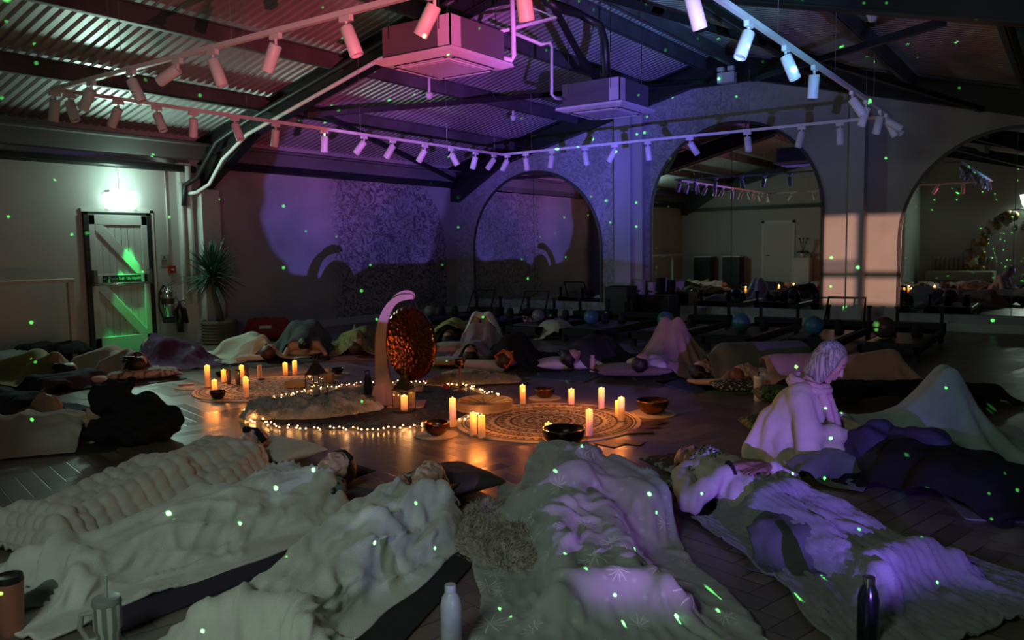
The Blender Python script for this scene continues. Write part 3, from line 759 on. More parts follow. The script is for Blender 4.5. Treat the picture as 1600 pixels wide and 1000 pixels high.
ALLP = []
def person(hp, fp, label, pose='supine', arms='side', hair=None, hstyle='short', skin=None, face=(0, 0, 1), voxel=.014, headz=.12, raw=None, rz=None, clothes=None, cover=False, wrap=None, hair_label=None):
    """a lying person: head centre seen at pixel hp, feet towards pixel fp"""
    a = P(hp[0], hp[1], headz); a.z = 0
    if rz is None: b = P(fp[0], fp[1], .05); rz = math.atan2(b.y-a.y, b.x-a.x)
    o = empty('person', a, rz, label, 'person')
    bp = body_prims(pose, arms)
    # shift body so the head centre is the origin
    bp = [((Vector(p[0])-Vector((.12, 0, 0))), p[1], (Vector(p[2])-Vector((.12, 0, 0))), p[3]) for p in bp]
    U = (-1, 0, .1)
    hc = Vector((0, 0, headz))
    if pose == 'child': hc = Vector((-.04, 0, headz))
    hp_, g, R = head_prims(face, U if pose != 'child' else (-1, 0, .35), hc)
    neck = [(g(-.02, -.06), .052, Vector((.2, 0, .12)), .062)]
    me = blobmesh('body', hp_+neck+[(p[0], p[1]*.86, p[2], p[3]*.86) for p in bp]+(raw or []), voxel, 3 if voxel < .008 else 4, .4)
    bo = link('body', me, skin or M_skin, o, smooth=True)
    if hair:
        h = link('hair', blobmesh('hair', hair_prims(g, R, hstyle, random.Random(int(hp[0]))), max(voxel*.8, .006), 3), hair, o, smooth=True)
    if voxel < .009:
        for s in (1, -1):
            MB().tube([g(.076, .044, s*.016), g(.080, .050, s*.03), g(.070, .045, s*.048)], [.002, .003, .0015], 6).build('eyebrow', hair or M_hbrn, o, smooth=True)
            MB().tube([g(.0835, .004, s*.020), g(.0835, .000, s*.032), g(.076, .004, s*.044)], .0014, 5).build('eyelashes', M_hblk, o, smooth=True)
        MB().sphere((0, 0, 0), 1, 12, M=Matrix.Translation(g(.091, -.0595)) @ R.to_4x4() @ Matrix.Diagonal((.0075, .0105, .020, 1))).build('lips', M_lip, o, smooth=True)
    ALLP.append((o, bp)); o['g'] = 0; del o['g']
    return o, bp, g, R
def blanket(pr, x0, x1, wid, m, label, name='blanket', **k):
    o, bp = pr[0], pr[1]
    hd = spheres([]) 
    b = drape(name, bp+k.pop('extra', [])+([((1.48, .14, .08), .075, (1.48, -.14, .08), .075), ((.9, .0, .09), .08, (1.48, 0, .06), .06)] if k.pop('fill', 0) else []), x0, x1, wid, m=m, **k)
    b.location = o.location; b.rotation_euler = o.rotation_euler
    tag(b, label, 'blanket'); return b

# ================================================================== PEOPLE AND BLANKETS
C_cream = cloth_mat('cream_fleece', (.60, .575, .52)); C_white = cloth_mat('white_cotton', (.66, .66, .63)); C_lt = cloth_mat('light_cream_blanket', (.60, .61, .56))
C_pink = cloth_mat('dusty_pink_fleece', (.45, .27, .22)); C_gg = cloth_mat('green_grey_fleece', (.30, .38, .35)); C_grey = cloth_mat('grey_fleece', (.21, .215, .21))
C_blk = cloth_mat('black_cloth', (.012, .012, .013)); C_dk = cloth_mat('charcoal_cloth', (.04, .042, .045)); C_purp = cloth_mat('plum_blanket', (.085, .03, .085)); C_must = cloth_mat('mustard_blanket', (.30, .26, .12))
C_yel = cloth_mat('lime_yellow_cloth', (.36, .36, .06)); C_lil = cloth_mat('lilac_fleece', (.32, .24, .32)); C_navy = cloth_mat('navy_cloth', (.03, .04, .06))
def kgrid(dark=(0, 0, 0)): pass
def star_cloth():
    m = mat('star_print_duvet', (.34, .36, .35), .9, sheen=.1, spec=.2); t, b = nodes_of(m)
    uv = t.n('ShaderNodeUVMap').outputs[0]
    col = None; base = (.33, .345, .335)
    acc = None
    for sc, rad, off, pr in ((5.5, .045, .0, .55), (13., .012, 3.1, .5), (3.2, .075, 5.7, .4)):
        vo = t.n('ShaderNodeTexVoronoi', voronoi_dimensions='2D'); p = t.v('ADD', uv, (off, off*.7, 0)); t.l(p, vo.inputs['Vector']); vo.inputs['Scale'].default_value = sc
        dlt = t.v('SUBTRACT', p, vo.outputs['Position']); s = t.n('ShaderNodeSeparateXYZ'); t.l(dlt, s.inputs[0])
        ang = t.m('ARCTAN2', s.outputs[1], s.outputs[0]); r = t.v('LENGTH', dlt)
        ry = t.m('POWER', t.m('ABSOLUTE', t.m('COSINE', t.m('MULTIPLY', ang, 5.))), 14.)
        lim = t.m('MULTIPLY', t.m('ADD', t.m('MULTIPLY', ry, .95), .06), rad)
        k = t.m('LESS_THAN', r, lim); c = t.n('ShaderNodeSeparateColor'); t.l(vo.outputs['Color'], c.inputs[0])
        k = t.m('MULTIPLY', k, t.m('LESS_THAN', c.outputs[0], pr))
        acc = k if acc is None else t.m('MAXIMUM', acc, k)
    t.l(t.mix(t.m('MULTIPLY', acc, .75), base, (.75, .77, .75)), b.inputs['Base Color']); return m
C_star = star_cloth()
def knit(U, V):                       # chunky honeycomb bobbles
    u = U/.085; v = V/.062; v = v+.5*(np.floor(u) % 2)
    fu = (u-np.floor(u))-.5; fv = (v-np.floor(v))-.5
    return .022*np.clip(1-(fu/.5)**2, 0, 1)**.6*np.clip(1-(fv/.5)**2, 0, 1)**.6*(.8+.2*np.sin(U*9+V*7))
def rib(U, V):
    return .008*np.abs(np.sin(V*PI/.035))*1.0+.002*np.sin(U*PI/.012)*(np.sin(V*PI/.035)**2)
def fuzzy(U, V): return .0012*np.sin(U*170)*np.sin(V*150)
FG = dict(step=.028, steps=110, iters=6, fine=2, sub=0)
def taper(xa, xb, w0, w1, bend=0.):
    def f(U, V):
        t = np.clip((U-xa)/(xb-xa), 0, 1); return U, V*(w0+(w1-w0)*t)+bend*t*t
    return f
# --- foreground
p1 = person((393, 693), (-150, 905), 'person lying under the thick knitted cream blanket, dark hair and eye mask on', hair=M_haub, hstyle='short', voxel=.007, face=(.15, .45, 1), headz=.14)
MB().tube([p1[2](.06, .012, .085), p1[2](.098, .012, 0), p1[2](.06, .012, -.085)], .022, 8).build('eye_mask', C_blk, p1[0], smooth=True)
blanket(p1, .10, 1.75, 1.15, C_cream, 'thick cream knitted blanket with honeycomb bobbles, far left foreground', disp=knit, fine=3, folds=.004, slack=(1.03, 1.04), sub=0, thick=.014, step=.03, steps=110, iters=6, stiff=.25, shape=taper(0, 1.7, 1, .95), fill=1)
p2 = person((523, 733), (20, 925), 'person asleep on their back under a smooth white duvet, dark headband, spotted top', hair=M_hblk, voxel=.006, face=(.22, .10, 1), headz=.145)
MB().tube([p2[2](.05, .075, .07), p2[2](.07, .088, 0), p2[2](.05, .075, -.07)], .014, 8).build('headband', C_blk, p2[0], smooth=True)
blanket(p2, .13, 1.85, 1.25, C_white, 'smooth white duvet with gathered folds over the second sleeper from the left', **FG, seed=4, folds=.022, fsize=.11, fdir=.35, stiff=.3, slack=(1.025, 1.05), shape=taper(0, 1.8, 1, .72, 0), wrinkle=.03, thick=.014, fill=1)
p3 = person((668, 748), (375, 1010), 'person asleep face up under a pale cream blanket, hair tied back over a dark pillow', hair=M_hbrn, hstyle='fan', voxel=.006, face=(.18, .28, 1), headz=.17)
blanket(p3, .09, 2.0, 1.05, C_lt, 'pale cream fleece blanket narrowing to the feet, centre-left foreground', **FG, seed=7, folds=.018, fdir=.14, fsize=.10, stiff=.3, slack=(1.025, 1.07), shape=taper(.1, 1.6, 1.0, .68), wrinkle=.035, fill=1)
p4 = person((872, 738), (1010, 1075), 'person completely covered by a grey star-printed duvet', pose='supine', arms='belly', hair=M_hbrn, voxel=.012, headz=.13)
ex4 = [((.0, 0, .13), .13, (.05, 0, .14), .12), ((.35, .24, .14), .13, (.62, .36, .10), .12), ((.2, .02, .18), .12, (.5, .02, .16), .14), ((.0, .0, .16), .14, (.25, .1, .2), .12)]
blanket(p4, -.20, 1.95, 1.08, C_star, 'grey duvet printed with white starbursts, crumpled, centre foreground', extra=ex4, **FG, seed=11, folds=.020, fdir=.5, fsize=.09, slack=(1.04, 1.10), wrinkle=.05, thick=.014, stiff=.28, shape=taper(-.2, .5, .85, 1.0), fill=1)
g5 = None
p5 = person((1083, 722), (1600, 985), 'person in a cream jumper asleep with folded hands and a black and white scarf', hair=M_hblk, skin=M_skin2, voxel=.006, face=(.1, -.25, 1), headz=.15, arms='none',
            raw=[((.22, .18, .12), .052, (.50, .27, .12), .044), ((.50, .27, .12), .042, (.55, .08, .245), .028), ((.22, -.18, .12), .052, (.46, -.30, .10), .046), ((.46, -.30, .10), .044, (.50, -.08, .25), .028)]
            + hand_prims((.55, .08, .25), (.15, -1, .05), (0, -.3, -1), curl=.25) + hand_prims((.50, -.08, .262), (-.1, 1, .1), (0, .2, -1), curl=.25, side=-1))
blanket(p5, .50, 1.95, 1.10, C_grey, 'dark grey ribbed knitted blanket over the person in the cream jumper', disp=rib, fine=3, folds=.012, fdir=.1, sub=0, seed=15, step=.03, steps=110, iters=6, slack=(1.06, 1.08), wrinkle=.04, stiff=.2, shape=taper(.5, 1.9, .75, 1.05, -.05), fill=1)
def sleeve(pr, prims, m, nm='sleeve', vx=.010, fold=.004):
    me = blobmesh(nm, prims, vx, 4, disp=lambda co, no: fold*np.sin(co[:, 0]*60+co[:, 1]*50)+fold*.6*np.sin(co[:, 1]*110-co[:, 2]*40))
    return link(nm, me, m, pr[0], smooth=True)
C_jump = cloth_mat('cream_jumper', (.42, .38, .32))
sleeve(p5, [((.16, .14, .12), .09, (.16, -.14, .12), .09), ((.2, .06, .13), .115, (.56, .05, .12), .12), ((.2, -.06, .13), .115, (.56, -.05, .12), .12),
            ((.22, .2, .12), .068, (.50, .28, .12), .062), ((.50, .28, .12), .06, (.55, .12, .235), .042), ((.22, -.2, .12), .070, (.46, -.32, .10), .070), ((.46, -.32, .10), .066, (.495, -.13, .235), .042)], C_jump, 'jumper')
MB().tube([(.497, -.115, .245), (.50, -.10, .25)], .047, 14).build('sleeve_cuff', C_blk, p5[0])
def pattern_mat(name, a, b2, sc, kind='voronoi', thr=.5, dist=1.):
    m = mat(name, a, .85); t, b = nodes_of(m); tc = t.n('ShaderNodeTexCoord').outputs['Object']
    if kind == 'voronoi':
        v = t.n('ShaderNodeTexVoronoi'); t.l(tc, v.inputs['Vector']); v.inputs['Scale'].default_value = sc; f = v.outputs['Distance']
    else:
        v = t.n('ShaderNodeTexNoise'); t.l(tc, v.inputs['Vector']); v.inputs['Scale'].default_value = sc; v.inputs['Distortion'].default_value = dist; f = v.outputs[0]
    t.l(t.mix(t.step(f, thr-.04, thr+.04), a, b2), b.inputs['Base Color']); return m
M_scarf = pattern_mat('black_white_scarf', (.40, .42, .38), (.015, .015, .015), 26, 'noise', .5, 3.)
def wob(rs, pts, r): return [Vector(p)+Vector((rs.uniform(-r, r), rs.uniform(-r, r), rs.uniform(-r, r)*.4)) for p in pts]
rs5 = random.Random(5); mb = MB()
for i in range(5):
    pts = wob(rs5, [(.16+.02*i, -.17, .13+.012*i), (.13+.02*i, -.09, .20), (.12+.015*i, 0, .235+.006*i), (.13+.02*i, .09, .20), (.16, .17, .12)], .012); mb.tube(pts, [.02, .032, .034, .03, .02], 8)
for i in range(3): mb.tube(wob(rs5, [(.16, -.15, .12), (.1, -.24, .06), (.04-.03*i, -.30-.03*i, .03)], .01), [.03, .028, .02], 8)
sc = mb.build('scarf', M_scarf, p5[0], smooth=True); sc['label'] = 'black and white patterned scarf'
pc = P(1060, 735); pillow(.42, .34, .07, pattern_mat('grey_black_fabric', (.03, .03, .03), (.25, .25, .24), 8, 'noise', .56, 2.), (pc.x, pc.y, .01), p5[0].rotation_euler.z, 'dark patterned pillow under the head of the person with the scarf')

# spotted top of sleeper 2 / shoulders
sleeve(p2, [((.15, .15, .09), .075, (.15, -.15, .09), .075), ((.2, .06, .095), .095, (.3, .05, .09), .085), ((.2, -.06, .095), .095, (.3, -.05, .09), .085), ((.2, .19, .09), .06, (.32, .23, .06), .045), ((.2, -.19, .09), .06, (.32, -.23, .06), .045)],
       pattern_mat('green_dark_spots', (.015, .02, .02), (.12, .26, .24), 30, 'voronoi', .42), 'spotted_top')
sleeve(p3, [((.15, .15, .09), .075, (.15, -.15, .09), .075), ((.2, .06, .095), .095, (.3, .05, .09), .085), ((.2, -.06, .095), .095, (.3, -.05, .09), .085)], C_dk, 'dark_top')
sleeve(p1, [((.15, .15, .09), .075, (.15, -.15, .09), .075), ((.2, .06, .095), .095, (.3, .05, .09), .085), ((.2, -.06, .095), .095, (.3, -.05, .09), .085)], C_dk, 'dark_top')
C_pil = cloth_mat('white_pillowcase', (.62, .61, .58))
q = P(435, 715); pillow(.62, .40, .12, C_pil, (q.x, q.y, .0), p1[0].rotation_euler.z+1.3, 'white pillow between the two sleepers at the left foreground')
q = P(520, 745); pillow(.45, .35, .07, C_dk, (q.x, q.y, .0), p2[0].rotation_euler.z+1.5, 'dark flat pillow under the head with the headband')
q = P(712, 762); pillow(.52, .40, .12, cloth_mat('brown_pillowcase', (.07, .055, .05)), (q.x, q.y, .0), p3[0].rotation_euler.z+.9, 'dark brown pillow with pointed corner under the tied-back hair')
def pmat(pr, m, label, L=1.8, Wd=.62, off=.75, dy=0.):
    o = pr[0]; rz = o.rotation_euler.z; c = o.location+Vector((math.cos(rz)*off-math.sin(rz)*dy, math.sin(rz)*off+math.cos(rz)*dy, 0))
    return mat_rect(0, 0, rz, L, Wd, m, label, loc=c)
Mm_p = mat('mat_purple', (.03, .02, .05), .8); Mm_b = mat('mat_blue', (.02, .03, .10), .8); Mm_k = mat('mat_black', (.015, .015, .017), .8); Mm_r = mat('mat_red', (.20, .03, .04), .8); Mm_g = mat('mat_grey', (.20, .20, .20), .8); Mm_n = mat('mat_light_blue', (.06, .10, .17), .8)
pmat(p1, Mm_k, 'black exercise mat under the thick knitted cream blanket', dy=-.2)
pmat(p2, Mm_p, 'dark purple exercise mat under the smooth white duvet', dy=.22, Wd=.8)
pmat(p3, Mm_k, 'black exercise mat under the pale cream blanket', dy=.12, Wd=.75)
pmat(p5, Mm_k, 'black exercise mat under the person in the cream jumper', Wd=.7)

# --- right side
p7 = person((1228, 668), (1520, 692), 'person lying on their back with raised knees, hidden behind the seated woman', pose='knees', voxel=.014, hair=M_hbrn, headz=.12)
ex7 = [((1.0, 0, .16), .1, (1.05, 0, .5), .05)]
blanket(p7, .10, 1.72, 1.45, C_gg, 'green-grey fleece blanket draped over raised knees at the right', step=.032, steps=110, iters=6, seed=21, slack=(1.05, 1.10), wrinkle=.03)
p8 = person((1163, 584), (1450, 596), 'person asleep with auburn hair and white collar under a pink blanket at the right', hair=M_haub, voxel=.009, face=(.2, .15, 1), headz=.15)
sleeve(p8, [((.16, .15, .10), .085, (.16, -.15, .10), .085), ((.2, .06, .10), .10, (.3, .05, .09), .085), ((.2, -.06, .10), .10, (.3, -.05, .09), .085)], cloth_mat('white_top', (.45, .44, .42)), 'white_top', .014)
blanket(p8, .17, 1.9, 1.0, C_pink, 'dusty pink fleece blanket over the auburn-haired sleeper', step=.035, seed=23, steps=80, slack=(1.05, 1.07), extra=[((.25, 0, .2), .12, (.7, 0, .2), .13), ((.9, 0, .16), .13, (1.4, 0, .26), .10)])
p9 = person((1098, 578), (1300, 575), 'person asleep with dark hair under a fringed grey blanket, arm around the head', hair=M_hblk, voxel=.009, face=(.2, .1, 1), headz=.15, hstyle='long',
            raw=[((.2, -.18, .12), .05, (.02, -.30, .07), .04), ((.02, -.30, .07), .038, (-.16, -.12, .06), .028), ((-.16, -.12, .06), .026, (-.18, -.02, .06), .02)])
blanket(p9, .02, 1.75, 1.25, cloth_mat('grey_fringed_throw', (.15, .16, .15)), 'grey fringed blanket over the dark-haired sleeper on the blue mat', step=.035, seed=25, steps=80, slack=(1.05, 1.08), extra=[((-.02, 0, .2), .09, (.1, 0, .2), .09), ((.3, .03, .22), .17, (1.2, .03, .20), .16)])
p10 = person((1003, 566), (1105, 540), 'person lying on their back with raised knees under a brown-pink blanket', pose='knees', hair=M_hblk, voxel=.010, face=(.2, -.2, 1), headz=.17, skin=M_skin)
sleeve(p10, [((.14, .15, .11), .085, (.14, -.15, .11), .085), ((.2, .06, .12), .11, (.4, .05, .11), .11), ((.2, -.06, .12), .11, (.4, -.05, .11), .11)], cloth_mat('white_top', (.45, .44, .42)), 'white_top', .014)
blanket(p10, .16, 1.75, 1.25, cloth_mat('brown_pink_throw', (.42, .26, .20)), 'brown-pink blanket peaked over two raised knees', step=.034, seed=27, steps=100, iters=6, slack=(1.05, 1.08))
p11 = person((893, 557), (1000, 535), 'person on their side with black hair under a black blanket, on a white pillow', pose='side', hair=M_hblk, voxel=.010, face=(.1, -.7, .5), headz=.19, hstyle='long')
blanket(p11, .08, 1.7, 1.2, C_dk, 'black blanket over the side sleeper behind the cream bottle', step=.036, seed=29, steps=80, extra=[((.3, 0, .18), .15, (.75, 0, .2), .15), ((1.1, 0, .18), .12, (1.3, 0, .16), .1)])
p12 = person((790, 560), (860, 515), 'person wearing an orange headband asleep under a black blanket', pose='side', hair=M_hbrn, voxel=.010, face=(.1, -.6, .6), headz=.17)
MB().tube([p12[2](.05, .08, .07), p12[2](.085, .075, 0), p12[2](.05, .08, -.07), p12[2](-.05, .1, -.09), p12[2](-.05, .1, .09)], .02, 8, closed=True).build('headband', cloth_mat('orange_cloth', (.55, .10, .03)), p12[0], smooth=True)
blanket(p12, .05, 1.7, 1.3, C_blk, 'black blanket over the sleeper with the orange headband', step=.036, seed=31, steps=80, extra=[((.35, 0, .22), .17, (.9, 0, .20), .16)])
p13 = person((735, 553), (800, 508), 'person with raised knees under lilac and white blankets', pose='knees', hair=M_hblk, voxel=.012, headz=.15)
blanket(p13, .0, 1.0, 1.15, C_lil, 'lilac fleece throw over the chest of the sleeper with raised knees', step=.034, seed=33, steps=80, extra=[((-.02, 0, .16), .1, (.3, 0, .16), .1)])
blanket(p13, .82, 1.6, 1.1, C_white, 'white blanket peaked over raised knees behind the white bolster', step=.034, seed=35, steps=100, iters=6, thick=.016)
p14 = person((700, 528), (735, 493), 'person asleep under a black blanket topped with a lime yellow cloth', pose='side', hair=M_hblk, voxel=.014, headz=.15)
blanket(p14, -.05, 1.6, 1.2, C_blk, 'black blanket under the lime yellow cloth', step=.04, seed=37, steps=70, extra=[((0, 0, .17), .12, (.2, 0, .17), .12)])
b = drape('jacket', [(Vector(x[0]), x[1]+.02, Vector(x[2]), x[3]+.02) for x in p14[1]]+[((0, 0, .19), .13, (.2, 0, .2), .13)], .0, .85, .6, step=.03, seed=38, m=C_yel, slack=(1.15, 1.15), wrinkle=.05)
b.location = p14[0].location+Vector((0, 0, .012)); b.rotation_euler = p14[0].rotation_euler; tag(b, 'crumpled lime yellow jacket on top of the black blanket behind the copper gong', 'jacket')
p15 = person((557, 540), (600, 500), 'person asleep on a pink pillow under a yellow-green patterned throw', hair=M_hbrn, voxel=.010, face=(.1, -.5, .8), headz=.15, pose='side')
blanket(p15, .07, 1.6, 1.1, pattern_mat('yellow_green_throw', (.22, .20, .06), (.10, .08, .04), 9, 'noise', .55, 2.), 'yellow-green patterned throw left of the gong stand', step=.036, seed=41, steps=80)
p16 = person((476, 540), (478, 492), 'person with a hair bun lying face down under a heaped dark grey blanket', pose='child', hair=M_hblk, hstyle='bun', voxel=.012, face=(-.1, 0, -1), headz=.16)
blanket(p16, .02, 1.15, 1.1, cloth_mat('dark_green_grey_blanket', (.085, .10, .10)), 'heaped dark grey blanket over the kneeling sleeper with a bun', step=.034, seed=43, steps=100, iters=6, slack=(1.08, 1.1), wrinkle=.04)
p17 = person((420, 548), (330, 530), 'person with short fair-brown hair curled under a cream blanket beside the palm', pose='side', hair=M_hbrn, voxel=.010, face=(0, -.7, .6), headz=.15)
blanket(p17, .06, 1.55, 1.25, cloth_mat('cream_linen', (.58, .56, .44)), 'cream blanket over the curled sleeper in front of the palm', step=.034, seed=45, steps=90, iters=6, slack=(1.07, 1.1), wrinkle=.035)
p18 = person((232, 540), (330, 575), 'person curled under a plum blanket in front of the exit door', pose='side', hair=M_hblk, voxel=.012, headz=.15)
blanket(p18, .02, 1.75, 1.1, C_purp, 'plum coloured blanket stretched out in front of the exit door', step=.036, seed=47, steps=80, slack=(1.05, 1.1))
p19 = person((215, 567), (100, 560), 'person with black hair on a patterned pillow under a pale pink blanket', pose='side', hair=M_hblk, hstyle='long', voxel=.010, face=(0, -.8, .4), headz=.19)
blanket(p19, .00, 1.65, 1.2, cloth_mat('pale_pink_fleece', (.46, .35, .30)), 'pale pink blanket left of the plum one', step=.034, seed=49, steps=90, iters=6, extra=[((-.02, 0, .2), .1, (.1, 0, .2), .1)], slack=(1.06, 1.09))
p20 = person((105, 578), (10, 575), 'person with dark hair curled under a mustard blanket at the left', pose='side', hair=M_hblk, hstyle='long', voxel=.012, face=(0, -.8, .4), headz=.15)
blanket(p20, .05, 1.5, 1.1, C_must, 'mustard yellow blanket over the curled sleeper at the left', step=.036, seed=51, steps=80)
p21 = person((72, 633), (-70, 628), 'person in a cream knitted hat lying under a navy blanket at the left edge', pose='supine', hair=None, voxel=.012, headz=.14)
hk = link('knitted_hat', blobmesh('knitted_hat', [('e', p21[2](-.02, .05), (.11, .10, .095), p21[3])], .01, 2, disp=lambda co, no: .006*np.sin(co[:, 1]*120)), cloth_mat('cream_wool', (.36, .32, .22)), p21[0], smooth=True)
blanket(p21, .1, 1.6, 1.1, C_navy, 'navy blanket over the sleeper in the knitted hat at the left edge', step=.036, seed=53, steps=70)
p22 = person((163, 650), (-60, 690), 'person asleep under a plain white blanket, head on a heap of black clothes', pose='supine', arms='belly', hair=M_hblk, voxel=.010, face=(0, .5, 1), headz=.17)
blanket(p22, .09, 1.8, 1.1, cloth_mat('off_white_blanket', (.50, .49, .42)), 'plain off-white blanket at the left edge, taut and smooth', step=.034, seed=55, steps=80, slack=(1.02, 1.04), wrinkle=.01)
pmat(p22, Mm_k, 'black exercise mat under the plain off-white blanket', dy=.1, Wd=.8); pmat(p9, Mm_b, 'royal blue exercise mat under the fringed grey blanket', off=.55, Wd=.7)
pmat(p11, Mm_n, 'light blue exercise mat under the white pillow behind the cream bottle', off=.4, Wd=.7); pmat(p15, Mm_r, 'red exercise mat under the pink pillow', off=.5, Wd=.7)
pmat(p19, Mm_k, 'black exercise mat under the patterned pillow at the left', off=.5, Wd=.75); pmat(p17, Mm_k, 'black exercise mat under the cream blanket by the palm', off=.5); pmat(p16, Mm_k, 'black exercise mat under the kneeling sleeper', off=.4)
pmat(p8, mat('mat_green', (.04, .12, .07), .8), 'green exercise mat under the spotted pillow', off=.5, dy=.1); pmat(p10, Mm_k, 'black exercise mat under the grey-brown pillow', off=.45, Wd=.7); pmat(p18, mat('mat_teal', (.05, .10, .12), .8), 'teal exercise mat beside the plum blanket', off=.9, Wd=.75)
# heap sleepers without visible bodies
vr0 = YAW-PI/2
def heap(px, py, L, Wd, H, m, label, rz=0, seed=0, name='blanket', cat='blanket', n=5, x=None, slack=(1.12, 1.12), z=0, step=.03):
    rnd = random.Random(seed); c = P(px, py); pr = []
    for i in range(n):
        r = H*(.45+.25*rnd.random()); pr.append(((rnd.uniform(-L/2+r, L/2-r), rnd.uniform(-Wd/2+r, Wd/2-r), H-r-.02*rnd.random()), r, (rnd.uniform(-L/2+r, L/2-r)*.8, rnd.uniform(-Wd/2+r, Wd/2-r)*.8, H*.5), r*.8))
    o = drape(name, pr, -L/2, L/2, Wd, m=m, seed=seed, slack=slack, wrinkle=.04, steps=70, step=step); o.location = (c.x, c.y, z); o.rotation_euler = (0, 0, rz)
    return tag(o, label, cat)
ra = lambda px, py, qx, qy: math.atan2((P(qx, qy)-P(px, py)).y, (P(qx, qy)-P(px, py)).x)
def lump(px, py, prims, m, label, name, cat, rz=0., seed=0, amp=.012, vx=.014):
    c = P(px, py); k = seed*1.7
    me = blobmesh(name, prims, vx, 5, disp=lambda co, no: amp*(np.sin(co[:, 0]*31+co[:, 1]*17+k)*np.sin(co[:, 2]*40+co[:, 0]*13)+.6*np.sin(co[:, 1]*52+co[:, 2]*35+k)))
    co = np.empty(len(me.vertices)*3, np.float32); me.vertices.foreach_get('co', co); co = co.reshape(-1, 3); co[:, 2] = np.maximum(co[:, 2], .012); me.vertices.foreach_set('co', co.ravel()); me.update()
    o = link(name, me, m, None, smooth=True); o.location = (c.x, c.y, 0); o.rotation_euler = (0, 0, rz); return tag(o, label, cat)
lump(207, 690, [('e', (0, 0, .10), (.34, .25, .13)), ('e', (.05, .02, .24), (.22, .18, .12)), ('e', (-.14, 0, .33), (.16, .13, .13)), ((.2, .05, .2), .08, (.34, 0, .17), .06), ((-.1, 0, .38), .06, (-.05, .1, .42), .05)], C_blk, 'heap of black clothes under the head at the left', 'clothes_heap', 'clothes', vr0, 61, .018)
heap(82, 568, 1.1, .7, .26, C_blk, 'black blanket heaped behind the mustard one', seed=62)
heap(20, 574, 1.0, .6, .20, cloth_mat('pale_grey_cloth', (.30, .32, .31)), 'pale grey blanket at the left edge beside the mustard one', seed=63)
heap(110, 606, 1.0, .6, .16, C_navy, 'dark jacket spread in front of the folded white pillow', seed=64, name='jacket', cat='jacket')
heap(1470, 775, 1.25, .70, .25, C_blk, 'large black blanket heaped before the seated woman', rz=ra(1340, 740, 1560, 800), seed=65, n=9)
lump(1402, 744, [('e', (0, 0, .08), (.34, .24, .12)), ((-.28, .05, .14), .09, (.2, 0, .22), .12), ((-.3, -.05, .16), .07, (-.1, -.1, .2), .1), ((.1, .1, .2), .1, (.36, .05, .12), .1), ((-.25, 0, .2), .05, (-.12, .0, .27), .07)], cloth_mat('purple_quilted_jacket', (.05, .04, .085), .5),
     'purple-black quilted jacket held by the seated woman', 'jacket', 'jacket', ra(1340, 740, 1560, 800), 66, .010)
heap(1400, 628, 2.0, .6, .17, C_blk, 'black blanket lying between the pink and the green-grey blankets', rz=ra(1310, 640, 1500, 640), seed=67)
heap(1290, 742, .6, .5, .12, cloth_mat('sage_blanket', (.12, .15, .13)), 'sage grey cloth crumpled below the seated woman', seed=68)
heap(865, 528, .8, .6, .26, cloth_mat('off_white_blanket', (.50, .49, .42)), 'white blanket bunched behind the black blanket, centre', rz=.4, seed=69)
heap(1255, 860, .7, .5, .16, cloth_mat('dark_grey_wool', (.09, .09, .09)), 'dark grey wool blanket end beside the ribbed blanket', rz=.4, seed=70)
heap(60, 940, .35, .3, .05, cloth_mat('sage_blanket', (.12, .15, .13)), 'sage towel crumpled behind the red tumbler', seed=71, name='towel', cat='towel')
M_gp = mat('grey_paper', (.25, .25, .25), .8)
q = P(1550, 790); mat_rect(0, 0, .4, .55, .42, Mm_g, 'light grey mat corner at the far right foreground', loc=q)

# --- pillows of the far sleepers
def pil(px, py, w, d, h, m, label, rz=0., z=0., seed=0, **k):
    q = P(px, py); return pillow(w, d, h, m, (q.x, q.y, z+.012), rz, label, seed=seed, **k)
vr = YAW-PI/2     # direction to the right in the picture
pil(890, 578, .78, .42, .14, C_pil, 'plump white pillow on the light blue mat', vr, seed=1)
pil(988, 588, .82, .45, .13, cloth_mat('grey_brown_pillowcase', (.16, .13, .11)), 'grey-brown pillow under the sleeper with raised knees', vr, seed=2)
pil(1150, 612, .48, .34, .10, pattern_mat('leopard', (.50, .50, .44), (.03, .03, .03), 34, 'voronoi', .38), 'black and white leopard-spotted pillow beside the white tumbler', vr, seed=3)
pil(715, 563, .72, .42, .13, pattern_mat('white_gold_print', (.50, .46, .38), (.30, .20, .11), 7, 'noise', .60, 1.), 'white and gold patterned pillow right of the gong, upper one', vr, z=.09, seed=4)
pil(705, 572, .55, .40, .10, pattern_mat('white_gold_print2', (.52, .48, .42), (.26, .18, .11), 9, 'noise', .64, 1.), 'white patterned pillow right of the gong, lower one', vr, seed=5)
pil(224, 593, .80, .36, .12, pattern_mat('grey_floral', (.36, .31, .28), (.10, .09, .09), 9, 'noise', .56, 2.5), 'grey floral pillow with pink light on it, left of the plum blanket', vr+.4, seed=6)
pil(140, 601, .42, .34, .10, cloth_mat('folded_cream', (.52, .44, .34)), 'folded cream pillow at the left between jacket and floral pillow', vr+.3, seed=7)
pil(395, 565, .42, .3, .09, cloth_mat('folded_cream2', (.56, .52, .40)), 'folded cream pillow under the sleeper by the palm', vr+.1, seed=8)
pil(478, 556, .48, .3, .10, cloth_mat('beige_pillowcase', (.45, .36, .24)), 'beige pillow under the head with the bun', vr, seed=9)
pil(566, 549, .42, .3, .10, cloth_mat('pink_pillowcase', (.50, .24, .22)), 'pink frilled pillow left of the gong stand', vr, seed=10)
pil(838, 521, .46, .30, .12, pattern_mat('rose_print', (.02, .02, .02), (.60, .26, .18), 13, 'noise', .52, 1.5), 'black cushion printed with orange roses, standing at the back', vr, seed=11, tilt=1.35, z=.13, name='cushion', cat='cushion')
